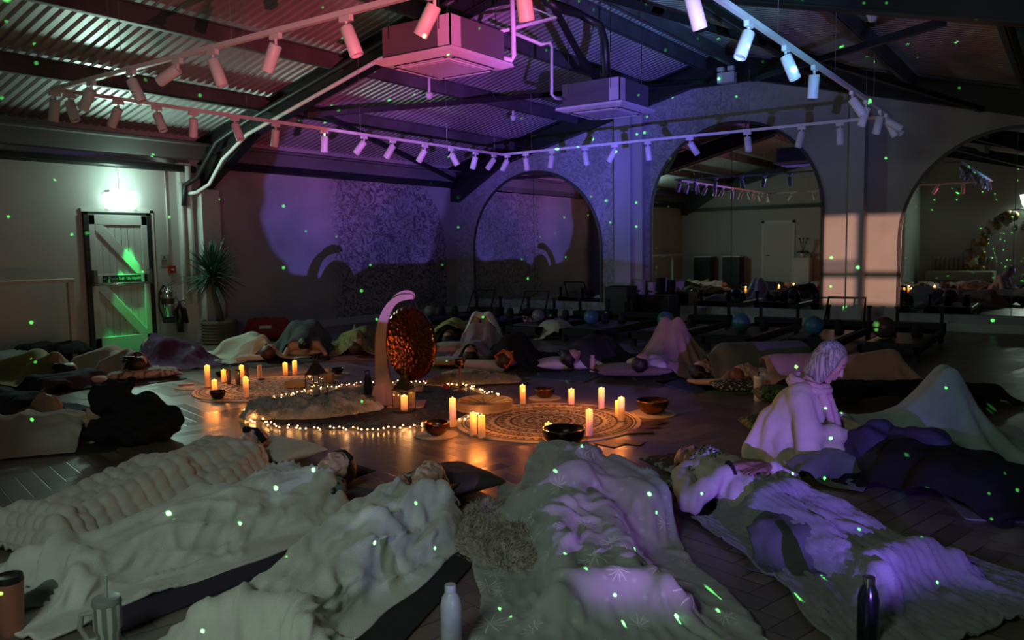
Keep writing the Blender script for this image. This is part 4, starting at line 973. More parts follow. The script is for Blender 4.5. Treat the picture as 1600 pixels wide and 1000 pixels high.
pil(728, 589, .40, .40, .07, pattern_mat('gold_lattice', (.38, .30, .17), (.62, .55, .38), 17, 'voronoi', .55), 'gold lattice cushion behind the frame drum', vr+.8, seed=12, name='cushion', cat='cushion')
pil(1212, 650, .34, .3, .14, pattern_mat('leaf_print', (.02, .035, .015), (.14, .19, .04), 16, 'noise', .52, 3.), 'green leaf-print cushion, upper of two behind the seated woman', vr, seed=13, z=.1, name='cushion', cat='cushion')
pil(1195, 676, .34, .3, .12, pattern_mat('leaf_print2', (.02, .04, .015), (.16, .24, .05), 14, 'noise', .52, 3.), 'green leaf-print cushion, lower of two beside the seated woman\'s back', vr, seed=14, name='cushion', cat='cushion')
q1, q2 = P(727, 571, .07), P(788, 572, .07)
tag(MB().lathe([(0, -.0), (.055, 0), (.068, .015), (.068, (q2-q1).length-.015), (.055, (q2-q1).length), (0, (q2-q1).length)], n=24, M=Matrix.Translation(q1) @ (q2-q1).to_track_quat('Z', 'Y').to_matrix().to_4x4()).build('bolster', cloth_mat('bolster_white', (.46, .43, .36)), smooth=True), 'white cylindrical bolster beside the patterned pillows', 'bolster')

# --- seated woman
wp = P(1250, 712); fz = math.atan2(-_f.x, _f.y)  # facing right in the picture
fz = math.radians(-88)
Wm = empty('person', wp, fz, 'woman with blonde bob kneeling under a cream shawl, head bowed, holding a jacket', 'person')
Fd, Ud = Vector((.80, 0, -.60)), Vector((.60, 0, .80)); hc = Vector((.175, 0, .63))
hp_, gw, Rw = head_prims(Fd, Ud, hc)
bw = hp_ + [(gw(-.03, -.06), .052, Vector((.06, 0, .50)), .06), ((.05, .13, .46), .06, (.05, -.13, .46), .06), ((.04, 0, .40), .12, (0, 0, .16), .13), ((0, .1, .12), .11, (0, -.1, .12), .11),
            ((.02, .12, .11), .09, (.38, .18, .07), .06), ((.02, -.12, .11), .09, (.38, -.18, .07), .06), ((.36, .18, .06), .05, (-.02, .16, .05), .04), ((.36, -.18, .06), .05, (-.02, -.16, .05), .04),
            ((.05, .17, .44), .05, (.12, .24, .24), .042), ((.12, .24, .24), .04, (.36, .07, .21), .028), ((.05, -.17, .44), .05, (.12, -.24, .23), .042), ((.12, -.24, .23), .04, (.37, -.10, .205), .028)]
bw += hand_prims((.36, .07, .21), (1, -.2, -.1), (0, -.5, -1), curl=.6, side=-1)+hand_prims((.37, -.10, .205), (1, .15, -.1), (0, .5, -1), curl=.6)
link('body', blobmesh('body', bw, .0055, 3, .4), M_skin, Wm, smooth=True)
for s in (1, -1):
    MB().tube([gw(.076, .044, s*.016), gw(.080, .050, s*.03), gw(.070, .045, s*.048)], [.002, .003, .0015], 6).build('eyebrow', M_hbrn, Wm, smooth=True)
    MB().tube([gw(.0835, .002, s*.020), gw(.0835, -.002, s*.032), gw(.076, .002, s*.044)], .0016, 5).build('eyelashes', M_hblk, Wm, smooth=True)
MB().sphere((0, 0, 0), 1, 12, M=Matrix.Translation(gw(.091, -.0595)) @ Rw.to_4x4() @ Matrix.Diagonal((.0075, .0105, .020, 1))).build('lips', M_lip, Wm, smooth=True)
def hair_streak():
    m = mat('hair_blonde_streaked', (.36, .31, .27), .38); t, b = nodes_of(m); tc = t.n('ShaderNodeTexCoord').outputs['Object']
    mp = t.n('ShaderNodeMapping'); t.l(tc, mp.inputs[0]); mp.inputs['Rotation'].default_value = (0, -.62, 0); mp.inputs['Scale'].default_value = (90, 70, 5)
    nz = t.n('ShaderNodeTexNoise'); t.l(mp.outputs[0], nz.inputs['Vector']); nz.inputs['Scale'].default_value = 1.; nz.inputs['Detail'].default_value = 3
    t.l(t.mix(t.step(nz.outputs[0], .35, .65), (.13, .10, .09), (.50, .45, .38)), b.inputs['Base Color'])
    bp = t.n('ShaderNodeBump'); bp.inputs['Strength'].default_value = .6; bp.inputs['Distance'].default_value = .006; t.l(nz.outputs[0], bp.inputs['Height']); t.l(bp.outputs[0], b.inputs['Normal']); return m
hr = [('e', gw(-.028, .056), (.096, .086, .090), Rw), ('e', gw(-.055, .0), (.07, .10, .086), Rw)]
rw = random.Random(3)
for i in range(40):
    s = -1+2*i/39.; ph = s*1.95
    fx = -.02+.075*math.cos(ph)*(-1) ; yy = .088*math.sin(ph)
    sh_ = min(1, max(0, (abs(s)-.55)/.4)); a = gw(-.02+.04*sh_, .115-.02*abs(s), yy*.55); m_ = gw(fx+.030*sh_, .02, yy*1.08); e_ = Vector(gw(fx+.035*sh_, -.11-.02*rw.random(), yy*1.05))
    hr += [(a, .022, m_, .019), (m_, .019, e_, .010)]
link('hair', blobmesh('hair', hr, .0055, 5, disp=None), hair_streak(), Wm, smooth=True)
def fold(co, no):
    th = np.arctan2(co[:, 1], co[:, 0]-.02); return np.clip((.44-co[:, 2])/.4, 0, 1)*(.020*np.sin(th*9+co[:, 2]*5)+.010*np.sin(th*17+1))
shp = [('e', (-.02, 0, .0), (.27, .31, .15)), ('e', (-.01, 0, .14), (.235, .29, .2)), ('e', (.0, 0, .3), (.18, .26, .18)), ((.03, .15, .43), .085, (.03, -.15, .43), .085),
       ((.04, -.2, .40), .08, (.12, -.27, .22), .085), ((.12, -.27, .21), .085, (.33, -.12, .20), .042), ((.04, .2, .40), .08, (.12, .27, .22), .085), ((.12, .27, .21), .08, (.32, .10, .20), .042),
       ((.10, -.2, .12), .12, (.26, -.14, .06), .09), ((.12, -.27, .14), .08, (.2, -.26, .03), .07), ((-.1, -.1, .2), .16, (-.2, -.14, .04), .12), ((-.1, .1, .2), .16, (-.2, .14, .04), .12), ((.22, -.16, .16), .05, (.30, -.18, .04), .06)]
link('shawl', blobmesh('shawl', [(p if p[0] == 'e' else p) for p in shp], .011, 8, disp=fold), cloth_mat('cream_shawl', (.50, .46, .34)), Wm, smooth=True)
mb = MB()
for k, (rr, zz) in enumerate(((.105, .50), (.12, .475))):
    mb.tube([(.05+rr*1.0*math.cos(a*PI/8), rr*1.15*math.sin(a*PI/8), zz+.03*math.cos(a*PI/8)*(-1)+.004*math.sin(a*3)) for a in range(16)], .026, 8, closed=True)
mb.tube([(.13, -.08, .47), (.17, -.07, .38), (.2, -.06, .28), (.22, -.08, .2)], [.03, .028, .024, .018], 8)
mb.tube([(.13, .06, .47), (.18, .03, .36), (.22, .01, .26), (.25, .0, .18)], [.03, .028, .024, .018], 8)
lb = mb.build('shawl_collar', cloth_mat('pink_shawl_edge', (.55, .38, .34)), Wm, smooth=True); lb['label'] = 'pink rolled collar of the shawl'

# ================================================================== CEILING FITTINGS
TZ = 2.86
def track(a, b, label, hang):
    o = empty('lighting_track', a, 0, label, 'lighting track', 'white lighting tracks hung in a rectangle')
    d = Vector(b)-Vector(a); MB().beam((0, 0, 0), d, .036, .034).build('rail', M_trackw, o)
    for t in hang:
        p = Vector(a)+d*t; q = MB().tube([d*t, d*t + Vector((0, 0, roof(p.y)-.02-p.z))], .0022, 5).build('hanging_wire', mat('wire', (.25, .25, .25), .4, metal=.6), o)
    return o
TA, TB, TC, TD = (3.70, 7.52, TZ), (10.58, 7.52, TZ), (10.50, 1.84, TZ), (3.70, 1.84, TZ+.03)
track(TA, TB, 'long white lighting track nearest the exit-door wall', (.08, .3, .55, .8, .97)); track(TB, TC, 'white lighting track running in front of the arched mirrors', (.1, .4, .7, .95))
track(TD, TA, 'white lighting track over the room from top centre to the left', (.05, .3, .55, .8)); track(TD, TC, 'white lighting track running along the top right', (.1, .35, .6, .85))
_sp = None
def spot_proto():
    o = empty('track_spotlight', (0, 0, 0)); m = M_trackw
    MB().box((-.05, -.018, -.055), (.05, .018, -.017)).tube([(0, 0, -.05), (0, 0, -.10)], .011, 8).build('adapter', m, o, bevel=.004)
    h = MB().lathe([(0, .0), (.040, .0), (.0435, -.006), (.0435, -.185), (.041, -.19), (.036, -.188), (.034, -.17)], n=24).build('lamp_head', m, o, loc=(0, 0, -.088)); autosmooth(h, .6)
    MB().lathe([(.034, -.172), (.02, -.165), (0, -.16)], n=20).build('lens', mat('unlit_lens', (.35, .35, .36), .15), h, smooth=True)
    return o
RUNS = [  # (line point a, b, pixel list, tilts, name)
    (TA, TB, [(86, 153), (108, 155), (185, 165), (245, 175), (302, 183), (367, 192), (431, 201), (507, 209), (569, 218), (614, 223), (664, 231), (705, 237), (743, 243), (772, 247)],
     [-14, 20, -32, 22, -8, 22, -12, -3, -38, -30, -32, 26, -16, -35], 'on the track in front of the exit-door wall'),
    (TB, TC, [(793, 247), (822, 243), (863, 238), (915, 232), (962, 229), (1014, 222), (1080, 215), (1170, 208), (1255, 199), (1315, 193)], [-28, 6, -8, 8, -28, 6, 36, 3, -14, 2], 'on the track in front of the arched mirrors'),
    (TA, TD, [(143, 137), (205, 120), (278, 105), (333, 92), (431, 65), (541, 40), (679, 5), (815, -32)], [-35, 24, -62, 17, -26, 20, -30, 8], 'on the track crossing to the top centre'),
    (TD, TC, [(1080, -30), (1170, 15), (1228, 56), (1273, 85), (1332, 128), (1354, 143), (1376, 160), (1389, 170), (1400, 180), (1408, 190)], [18, -22, 20, 0, 30, -14, -14, 58, 24, 50], 'on the top right track')]
ORD = ['first', 'second', 'third', 'fourth', 'fifth', 'sixth', 'seventh', 'eighth', 'ninth', 'tenth', 'eleventh', 'twelfth', 'thirteenth', 'fourteenth']
def copy_tree(o, parent=None):
    c = o.copy(); COL.objects.link(c)
    if parent: c.parent = parent
    for ch in [x for x in o.children]: copy_tree(ch, c)
    return c
proto = spot_proto(); first = True
view_h = Vector((_f.x, _f.y, 0)).normalized()
for a, b, pxs, tl, nm in RUNS:
    a, b = Vector(a), Vector(b); d = (b-a); out = []
    for (px, py), tilt in zip(pxs, tl):
        if abs(d.x) > abs(d.y): q = PY(px, py, a.y); t = (q.x-a.x)/d.x
        else: q = PX(px, py, a.x); t = (q.y-a.y)/d.y
        t = min(t, .955+.017*len(out)-.017*7) if t > .955 else t; t = min(max(t, .0), .995)
        p = a+d*t
        c = proto if first else copy_tree(proto); first = False
        c.location = p; c.rotation_euler = (0, 0, math.atan2(d.y, d.x))
        h = [x for x in c.children if x.name.startswith('lamp_head')][0]
        Rz = Matrix.Rotation(-c.rotation_euler.z, 3, 'Z'); ax = Rz @ view_h
        h.rotation_euler = (Matrix.Rotation(math.radians(-tilt), 3, ax) @ Matrix.Rotation(math.radians(random.Random(px).uniform(-14, 14)), 3, Rz @ Vector((_r0.x, _r0.y, 0)))).to_euler()
        out.append(c)
        k = len(out)-1
        tag(c, '%s white cylinder spotlight from the left %s' % (ORD[k], nm) if nm.find('crossing') < 0 and nm.find('top right') < 0 else '%s white cylinder spotlight from the %s %s' % (ORD[k], 'left' if 'crossing' in nm else 'top', nm), 'spotlight', 'white spotlights on the tracks')

def cassette(c, label, rz=0):
    o = empty('ceiling_cassette', c, rz, label, 'air conditioner', 'ceiling cassette air conditioners')
    mg = mat('galvanised_grey', (.16, .155, .155), .45, metal=.3); mw = mat('cassette_white', (.70, .69, .68), .4)
    MB().box((-.41, -.41, .03), (.41, .41, .33)).build('housing', mg, o, bevel=.01)
    MB().box((-.418, -.418, .05), (-.405, -.27, .32)).box((-.418, -.418, .05), (-.27, -.405, .32)).build('housing_cover', mat('plate_white', (.6, .55, .55), .4), o)
    p = MB().lathe([(.47, .03), (.475, .0), (.40, -.028), (.395, -.028)], n=4, M=Matrix.Rotation(PI/4, 4, 'Z') @ Matrix.Diagonal((1.414, 1.414, 1, 1)))
    p.add([(-.395, -.395, -.026), (.395, -.395, -.026), (.395, .395, -.026), (-.395, .395, -.026)], [(3, 2, 1, 0)]).build('fascia_panel', mw, o)
    mb = MB()
    for s in (1, -1): mb.box((-.30, s*.35-.02, -.034), (.30, s*.35+.02, -.024)).box((s*.35-.02, -.30, -.034), (s*.35+.02, .30, -.024))
    mb.build('air_slots', M_blk2, o)
    mb = MB()
    for s in (1, -1): mb.box((-.28, s*.352-.012, -.040), (.28, s*.352+.012, -.033)).box((s*.352-.012, -.28, -.040), (s*.352+.012, .28, -.033))
    mb.build('louvre_flaps', mw, o, bevel=.002)
    mb = MB().box((-.29, -.29, -.037), (.29, .29, -.026)); mb.build('grille_frame', mw, o, bevel=.004)
    mb = MB()
    for i in range(30): y = -.25+.5*i/29; mb.box((-.255, y-.005, -.042), (.255, y+.005, -.036))
    mb.build('return_grille', mat('grille_grey', (.42, .41, .41), .5), o)
    for x, y in ((-.43, -.3), (.43, -.3), (-.43, .3), (.43, .3)): MB().tube([(x, y, .2), (x, y, roof(c[1]+y)-c[2]-.02)], .005, 6).build('threaded_rod', M_chrome, o)
    return o
AC1 = (6.10, 4.99, 3.13); AC2 = (9.45, 5.06, 3.13)
cassette(AC1, 'pink-lit ceiling cassette air conditioner hanging at top centre'); cassette(AC2, 'blue-lit ceiling cassette air conditioner above the first column')
def pipe(pts, r, m, name, label, cat, n=10, smooth=True):
    return tag(MB().tube(pts, r, n).build(name, m, smooth=smooth), label, cat)
def pd(px, py, ref): return at_d(px, py, Vector(ref))
a1 = Vector(AC1); a2 = Vector(AC2)
k1 = a1+Vector((.45, -.2, .1))
pipe([pd(775, 88, k1), pd(800, 94, k1), pd(803, 88, k1), pd(802, 40, k1), pd(799, -40, k1)], .024, M_white, 'drain_pipe', 'white drain pipe rising from the pink-lit air conditioner', 'pipe')
k2 = a1+Vector((1.2, 0, .5)); k3 = a2+Vector((-.7, .1, .3))
pipe([pd(690, 62, k1), pd(780, 50, k1), pd(868, 28, k2), pd(828, 10, k2)], .018, M_white, 'drain_pipe', 'white pipe slanting above the pink-lit air conditioner to the right', 'pipe')
pipe([pd(800, 50, k2), pd(846, 70, k2), pd(858, 66, k2), pd(862, 72, k3), pd(862, 148, k3), pd(868, 153, k3), pd(884, 155, a2)], .020, M_white, 'drain_pipe', 'white pipe dropping to the blue-lit air conditioner', 'pipe')
pipe([pd(848, 0, k2), pd(872, 12, k2), pd(905, 22, k3), pd(938, 40, k3), pd(946, 70, k3), pd(947, 110, k3), pd(945, 140, a2), pd(957, 155, a2)], .05, M_black, 'insulated_hose', 'thick black insulated hose curving down to the blue-lit air conditioner', 'hose')
trim(MB().beam(pd(862, 5, k2), pd(905, 85, k3), .06, .06).beam(pd(905, 85, k3), pd(950, 150, a2), .06, .06))
# white pipe along the portal rafter
pts = [(XP-.46, YL-.22, 2.28), (XP-.36, YL-.30, 2.30), (XP-.24, YL-.45, 2.42)] + [(XP-.20, y, raft(y)-.02-.36*max(0, (y-9.9)/1.35)) for y in (10.5, 9.9, 9.0, 8.0, 7.0, 6.2)]
pipe(pts, .028, M_white, 'conduit_pipe', 'white pipe strapped along the slanting black rafter above the palm', 'pipe')
pipe([(XP-.52, YL-.20, 2.1), (XP-.50, YL-.22, 2.40), (XP-.36, YL-.32, 2.52)] + [(XP-.22, y, raft(y)+.16-.1*max(0, (y-9.9)/1.35)) for y in (10.6, 9.9, 9.0, 8.0, 7.0, 6.0)], .04, M_black, 'insulated_hose', 'black insulated pipe clipped along the slanting rafter', 'hose')
def detector(px, py, label, dz=.0):
    q = P_r(px, py, -.35)
    o = empty('smoke_detector', q, 0, label, 'smoke detector')
    MB().lathe([(0, .06), (.055, .06), (.055, .02), (.04, .0), (.04, -.02), (.025, -.035), (0, -.035)], n=20).build('sensor', M_white, o, smooth=True)
    MB().tube([(0, 0, .05), (0, 0, .34)], .02, 8).build('stem', M_white, o)
detector(671, 152, 'small smoke detector below the pink-lit air conditioner'); detector(1363, 28, 'small smoke detector at the top right among dark rafters'); detector(802, 186, 'dim smoke detector left of the blue-lit air conditioner')
q = PX(1136, 121, XM-.22)
o = empty('emergency_light', q, 0, 'twin-headed emergency light box at the peak of the gable', 'emergency light')
MB().box((-.08, -.15, -.10), (.06, .15, .08)).build('battery_box', M_white, o, bevel=.01)
for s in (1, -1): MB().box((-.10, s*.09-.055, .10), (0, s*.09+.055, .17)).tube([(0, s*.09, .07), (-.03, s*.09, .13)], .02).build('lamp_head', M_white, o, bevel=.01)
MB().sphere((-.085, .12, -.02), .016, 10).build('indicator_lamp', mat('green_led', (.1, 1, .2), .5, emit=(.1, 1, .25), estr=12), o)

# ================================================================== LEFT WALL THINGS
q = PY(256, 407, YL)
o = empty('wall_notice', (q.x, YL, q.z), 0, 'small cream fire notice on the wall right of the exit door', 'notice')
MB().box((-.06, -.012, -.085), (.06, -.002, .085)).build('plate', mat('notice_cream', (.42, .44, .34), .6), o)
mb = MB().lathe([(0, 0), (.018, 0), (.018, .003), (0, .003)], (0, 0, 0), 14, M=Matrix.Translation((0, -.012, .05)) @ Matrix.Rotation(PI/2, 4, 'X'))
for i in range(5): mb.box((-.045, -.015, .02-i*.02), (.045-.01*(i % 2), -.0125, .026-i*.02))
mb.build('printed_lines', mat('print_dark', (.06, .07, .05), .6), o)
q = PY(267, 421, YL)
o = empty('fire_call_point', (q.x, YL, q.z), 0, 'red fire alarm call point beside the exit door', 'alarm')
MB().box((-.055, -.05, -.055), (.055, 0, .055)).build('case', mat('fire_red', (.42, .02, .015), .4), o, bevel=.006)
MB().box((-.022, -.054, -.016), (.022, -.05, .012)).build('break_panel', mat('panel_white', (.7, .65, .62), .4), o)
pipe([(q.x-.03, YL-.02, q.z+.06), (q.x-.03, YL-.02, 2.62)], .012, M_white, 'cable_conduit', 'thin white cable conduit above the fire call point', 'conduit')
def sign(px, py, s, label):
    q = PY(px, py, YL); o = empty('fire_sign', (q.x, YL, q.z), 0, label, 'sign')
    MB().box((-.055, -.01, -.07), (.055, -.002, .07)).build('plate', mat('sign_white', (.6, .58, .56), .5), o)
    mr = mat('sign_red', (.45, .03, .02), .5); MB().box((-.045, -.013, -.0), (-.005, -.010, .06)).box((.0, -.013, .01), (.012, -.010, .055)).box((.016, -.013, -.03), (.026, -.010, .05)).box((-.045, -.013, -.055), (.02, -.010, -.035)).build('symbol', mr, o)
sign(253, 461, 1, 'white and red fire sign above the large extinguisher'); sign(268, 459, 1, 'white and red fire sign above the slim extinguisher')
q = PY(263, 478, YL-.12)
o = empty('fire_extinguisher', (q.x, YL-.12, q.z), 0, 'chrome fire extinguisher with black base hung right of the exit door', 'fire extinguisher')
MB().lathe([(0, -.24), (.085, -.24), (.085, .17), (.075, .21), (.04, .24), (.022, .25), (.022, .29), (0, .29)], n=28).build('cylinder', M_chrome, o, smooth=True)
MB().lathe([(.09, -.25), (.092, -.18), (.087, -.18), (.086, -.25)], n=28).build('base_ring', M_blk2, o, smooth=True)
MB().lathe([(.087, .03), (.088, .035), (.088, .11), (.087, .115)], n=28).build('label_band', mat('label_dark', (.04, .02, .02), .5), o)
MB().tube([(0, 0, .27), (-.08, -.02, .31), (-.15, -.03, .22), (-.17, -.03, .0), (-.13, -.04, -.14), (-.10, -.06, -.20)], .014, 8).build('hose', M_black, o, smooth=True)
MB().beam((0, 0, .30), (.02, -.13, .33), .02, .012).beam((0, 0, .32), (.02, -.12, .36), .02, .008).build('handle', M_chrome, o)
q = PY(281, 492, YL-.1)
o = empty('fire_extinguisher', (q.x, YL-.1, q.z), 0, 'slim dark fire extinguisher with horn, second from the exit door', 'fire extinguisher')
MB().lathe([(0, -.26), (.05, -.26), (.05, .10), (.03, .15), (.02, .2), (0, .2)], n=24).build('cylinder', mat('dark_metal', (.10, .10, .10), .25, metal=.9), o, smooth=True)
MB().lathe([(.022, .10), (.03, .02), (.05, -.12), (.046, -.12), (.02, .02)], (.05, -.06, 0), 18).build('horn', M_blk2, o, smooth=True)
MB().tube([(0, 0, .19), (-.06, -.03, .27), (-.14, -.03, .27), (-.2, -.03, .2)], .01, 8).tube([(0, 0, .19), (.06, -.03, .22), (.08, -.05, .12), (.06, -.06, .06)], .012, 8).build('hose', M_chrome, o, smooth=True)
MB().beam((0, 0, .2), (.02, -.1, .22), .02, .012).build('handle', M_chrome, o)
# handrail
xr = PY(115, 540, YL-.55).x; zr = PY(100, 438, YL-.55).z
o = empty('handrail', (xr, YL-.55, 0), 0, 'pale handrail with end post left of the exit door', 'handrail')
MB().box((-2.6, -.045, zr-.03), (.05, .045, zr+.02)).build('top_rail', M_skirt, o, bevel=.01)
MB().box((-.03, -.03, 0), (.03, .03, zr-.03)).build('post', M_skirt, o); MB().box((-1.9, -.03, 0), (-1.84, .03, zr-.03)).build('post', M_skirt, o)
MB().box((-2.6, -.02, .12), (-.03, .02, .16)).build('bottom_rail', M_skirt, o)

# ================================================================== PALM, BAG
def spiky(loc, H, label, m1, nleaf=120, seed=0, crown=.42, tz=.95):
    o = empty('palm_plant', loc, 0, label, 'potted plant')
    b = MB(); prof = [(.0, 0), (.24, 0), (.27, .03)]+[(.27+.012*math.sin(i*2.2), .03+i*.016) for i in range(20)]+[(.26, .36), (.24, .36), (.22, .30), (0, .30)]
    b.lathe(prof, n=28).build('basket', mat('woven_basket', (.13, .09, .06), .85, bump=.9, bscale=70), o, smooth=True)
    MB().lathe([(0, .30), (.22, .305), (.22, .31), (0, .32)], n=20).build('soil', mat('soil', (.03, .022, .016), .95, bump=.6), o)
    tk = [Vector((.02, 0, .30)), Vector((.0, .01, .5)), Vector((-.06, 0, .72)), Vector((-.08, 0, tz))]
    MB().tube(tk, [.06, .05, .042, .04], 10).build('trunk', mat('palm_bark', (.10, .085, .075), .9, bump=.8, bscale=60), o, smooth=True)
    rnd = random.Random(seed); mb = MB(); top = tk[-1]
    for i in range(nleaf):
        az = rnd.uniform(0, 2*PI); el = rnd.uniform(-.75, 1.45) if i > 30 else rnd.uniform(.4, 1.5); L = crown*rnd.uniform(.75, 1.15); w = rnd.uniform(.014, .022)
        d = Vector((math.cos(az)*math.cos(el), math.sin(az)*math.cos(el), math.sin(el))); sd = d.cross(Vector((0, 0, 1))); sd = (sd if sd.length > .05 else Vector((1, 0, 0))).normalized()
        nrm = sd.cross(d); base = top+Vector((0, 0, rnd.uniform(-.05, .14)))+d*.03; k = len(mb.v); pts = []
        for j, (t, ww) in enumerate(((0, .6), (.25, 1), (.6, .8), (.85, .4))):
            c = base+d*L*t+Vector((0, 0, -.16*L*t*t*max(0, 1.2-el))); pts += [c-sd*w*ww, c+nrm*w*.5*ww, c+sd*w*ww]
        tip = base+d*L+Vector((0, 0, -.16*L*max(0, 1.2-el))); pts.append(tip); fs = []
        for j in range(3): fs += [(j*3, j*3+3, j*3+4, j*3+1), (j*3+1, j*3+4, j*3+5, j*3+2)]
        fs += [(9, 12, 10), (10, 12, 11)]; mb.add(pts, fs)
    q = mb.build('leaves', m1, o); q.modifiers.new('t', 'SOLIDIFY').thickness = .003
    return o
lf = mat('palm_leaf', (.035, .085, .06), .4, var=.3)
pl = PY(340, 530, YL-.62)
spiky((pl.x+.12, YL-.52, 0), 1.3, 'spiky-leaved palm in a woven basket by the exit bay', lf, 170, 3, .46, 1.0)
q = P(425, 528); heapb = lump(420, 531, [('e', (0, 0, .15), (.34, .19, .16)), ((-.22, 0, .24), .12, (.22, 0, .24), .12), ((-.26, 0, .12), .13, (.26, 0, .12), .13)], cloth_mat('red_nylon', (.30, .025, .015), .5), 'red holdall bag against the wall right of the palm', 'holdall_bag', 'bag', vr+.1, 72, .008)
bl = MB().box((-.09, -.235, .20), (.09, -.225, .25)).build('bag_label', mat('label_grey', (.45, .45, .45), .6), heapb)

# ================================================================== RITUAL CIRCLE
def mandala():
    m = mat('mandala_print', (.5, .45, .38), .85); t, b = nodes_of(m); tc = t.n('ShaderNodeTexCoord').outputs['Object']
    s = t.n('ShaderNodeSeparateXYZ'); t.l(tc, s.inputs[0]); r = t.m('SQRT', t.m('ADD', t.m('MULTIPLY', s.outputs[0], s.outputs[0]), t.m('MULTIPLY', s.outputs[1], s.outputs[1])))
    a = t.m('ARCTAN2', s.outputs[1], s.outputs[0]); r = t.m('DIVIDE', r, .74)
    acc = None
    for r0, r1, n, ph in ((.0, .12, 12, 0), (.14, .27, 16, 1), (.29, .44, 24, 0), (.47, .60, 32, 1), (.63, .78, 40, 0), (.81, .90, 60, 1)):
        x = t.m('DIVIDE', t.m('SUBTRACT', r, r0), r1-r0)          # 0..1 inside the ring
        ins = t.m('MULTIPLY', t.m('GREATER_THAN', x, 0.), t.m('LESS_THAN', x, 1.))
        pet = t.m('ABSOLUTE', t.m('SINE', t.m('MULTIPLY', a, n/2.)))
        arc = t.m('SQRT', t.m('MAXIMUM', t.m('SUBTRACT', 1., t.m('MULTIPLY', x, x)), 0.)) if ph else t.m('SUBTRACT', 1., x)
        d = t.m('ABSOLUTE', t.m('SUBTRACT', pet, arc)); k = t.m('MAXIMUM', t.m('LESS_THAN', d, .13), t.m('LESS_THAN', t.m('ABSOLUTE', t.m('SUBTRACT', d, .33)), .06))
        dots = t.m('GREATER_THAN', t.m('MULTIPLY', t.m('COSINE', t.m('MULTIPLY', a, float(n))), t.m('SINE', t.m('MULTIPLY', x, PI*2))), .72)
        k = t.m('MULTIPLY', t.m('MAXIMUM', k, dots), ins); acc = k if acc is None else t.m('MAXIMUM', acc, k)
    rg = t.m('LESS_THAN', t.m('ABSOLUTE', t.m('SUBTRACT', t.m('FRACT', t.m('MULTIPLY', r, 6.1)), .5)), .07)
    acc = t.m('MAXIMUM', acc, t.m('MULTIPLY', rg, t.m('LESS_THAN', r, .93)))
    acc = t.m('MAXIMUM', acc, t.m('MULTIPLY', t.m('GREATER_THAN', r, .93), t.m('LESS_THAN', r, .945)))
    t.l(t.mix(acc, (.50, .43, .36), (.03, .025, .025)), b.inputs['Base Color']); return m
M_mand = mandala()
def rug(px, py, r, label):
    q = P(px, py); o = MB().lathe([(0, 0), (r, 0), (r, .006), (r-.004, .009), (0, .009)], n=72).build('mandala_rug', M_mand, None, loc=(q.x, q.y, .001)); return tag(o, label, 'rug', 'round mandala rugs')
rug(857, 659, .74, 'round mandala rug with black print, in front of the frame drum'); rug(420, 607, .74, 'round mandala rug with black print, behind the left lantern')
AC_ = P(590, 632)
cl = MB().lathe([(0, .0), (1.02, .0), (1.02, .007), (0, .010)], n=80).build('altar_cloth', pattern_mat('altar_cloth_print', (.018, .014, .03), (.10, .075, .075), 4.5, 'noise', .60, 3.5), None, loc=(AC_.x, AC_.y, .001))
tag(cl, 'dark purple-black patterned round cloth under the gong and lanterns', 'cloth')
M_wax = mat('led_candle_wax', (.80, .62, .42), .5); t, b = nodes_of(M_wax); s = t.n('ShaderNodeSeparateXYZ'); t.l(t.n('ShaderNodeTexCoord').outputs['Object'], s.inputs[0])
g_ = t.step(s.outputs[2], -.16, -.005); t.put(b.inputs['Emission Color'], t.mix(g_, (1, .16, .02), (1, .34, .03))); t.l(t.m('ADD', .22, t.m('MULTIPLY', t.m('POWER', g_, 1.5), 1.9)), b.inputs['Emission Strength'])
M_waxoff = mat('unlit_wax', (.55, .40, .30), .5)
M_flame = mat('candle_glow', (1, .6, .2), .5, emit=(1, .45, .06), estr=5.)
NC = [0]
def candle(px, py, top, label, r=.026, lit=True, loc=None, h=None, power=1.9, name='candle'):
    g = Vector(loc) if loc else P(px, py); h = h or hgt(px, py, top)
    o = empty(name, g, 0, label, 'candle', 'lit pillar candles' if lit else None)
    w = MB().lathe([(0, -h), (r, -h), (r, -.006), (r*.93, 0), (r*.80, -.004), (r*.6, -.012), (0, -.016)], n=22).build('wax_body', M_wax if lit else M_waxoff, o, smooth=False, loc=(0, 0, h)); autosmooth(w, .8)
    if lit:
        MB().lathe([(0, -.016), (.007, -.008), (.008, .0), (.005, .008), (0, .014)], n=10).build('flame', M_flame, o, loc=(0, 0, h), smooth=True)
        lamp('candle_flame_light', 'POINT', (g.x, g.y, g.z+h+.045), power, (1, .26, .045), .012)
    return o
CN = [(708, 666, 622, 'candle right of the string lights, tall, beside the drum'), (740, 680, 645, 'taller candle of the front pair between the dark bowl and the mandala rug'), (753, 684, 649, 'right-hand candle of the front pair beside the mandala rug'),
      (817, 631, 602, 'candle left of the small copper bowl behind the right rug'), (893, 633, 608, 'candle behind the right rug, right of the small copper bowl'), (940, 640, 606, 'tall candle at the rear right of the right rug'),
      (971, 658, 621, 'front one of the two overlapping candles beside the right bowl'), (966, 653, 626, 'rear one of the two overlapping candles beside the right bowl'), (921, 682, 640, 'tall candle on the front right edge of the right rug'),
      (857, 690, 661, 'candle half hidden behind the large black bowl'), (325, 606, 571, 'leftmost candle, tall, behind the small black bowl'), (336, 617, 594, 'candle directly behind the small black bowl at the left'),
      (350, 598, 578, 'short candle between the leftmost tall one and the brown tumblers'), (378, 590, 571, 'candle glowing behind the brown tumblers'), (385, 622, 589, 'tall candle in front of the left rug, alone'),
      (446, 586, 567, 'left one of the rear pair on the left rug'), (461, 585, 564, 'right one of the rear pair on the left rug')]
for px, py, tp, lb in CN: candle(px, py, tp, lb)
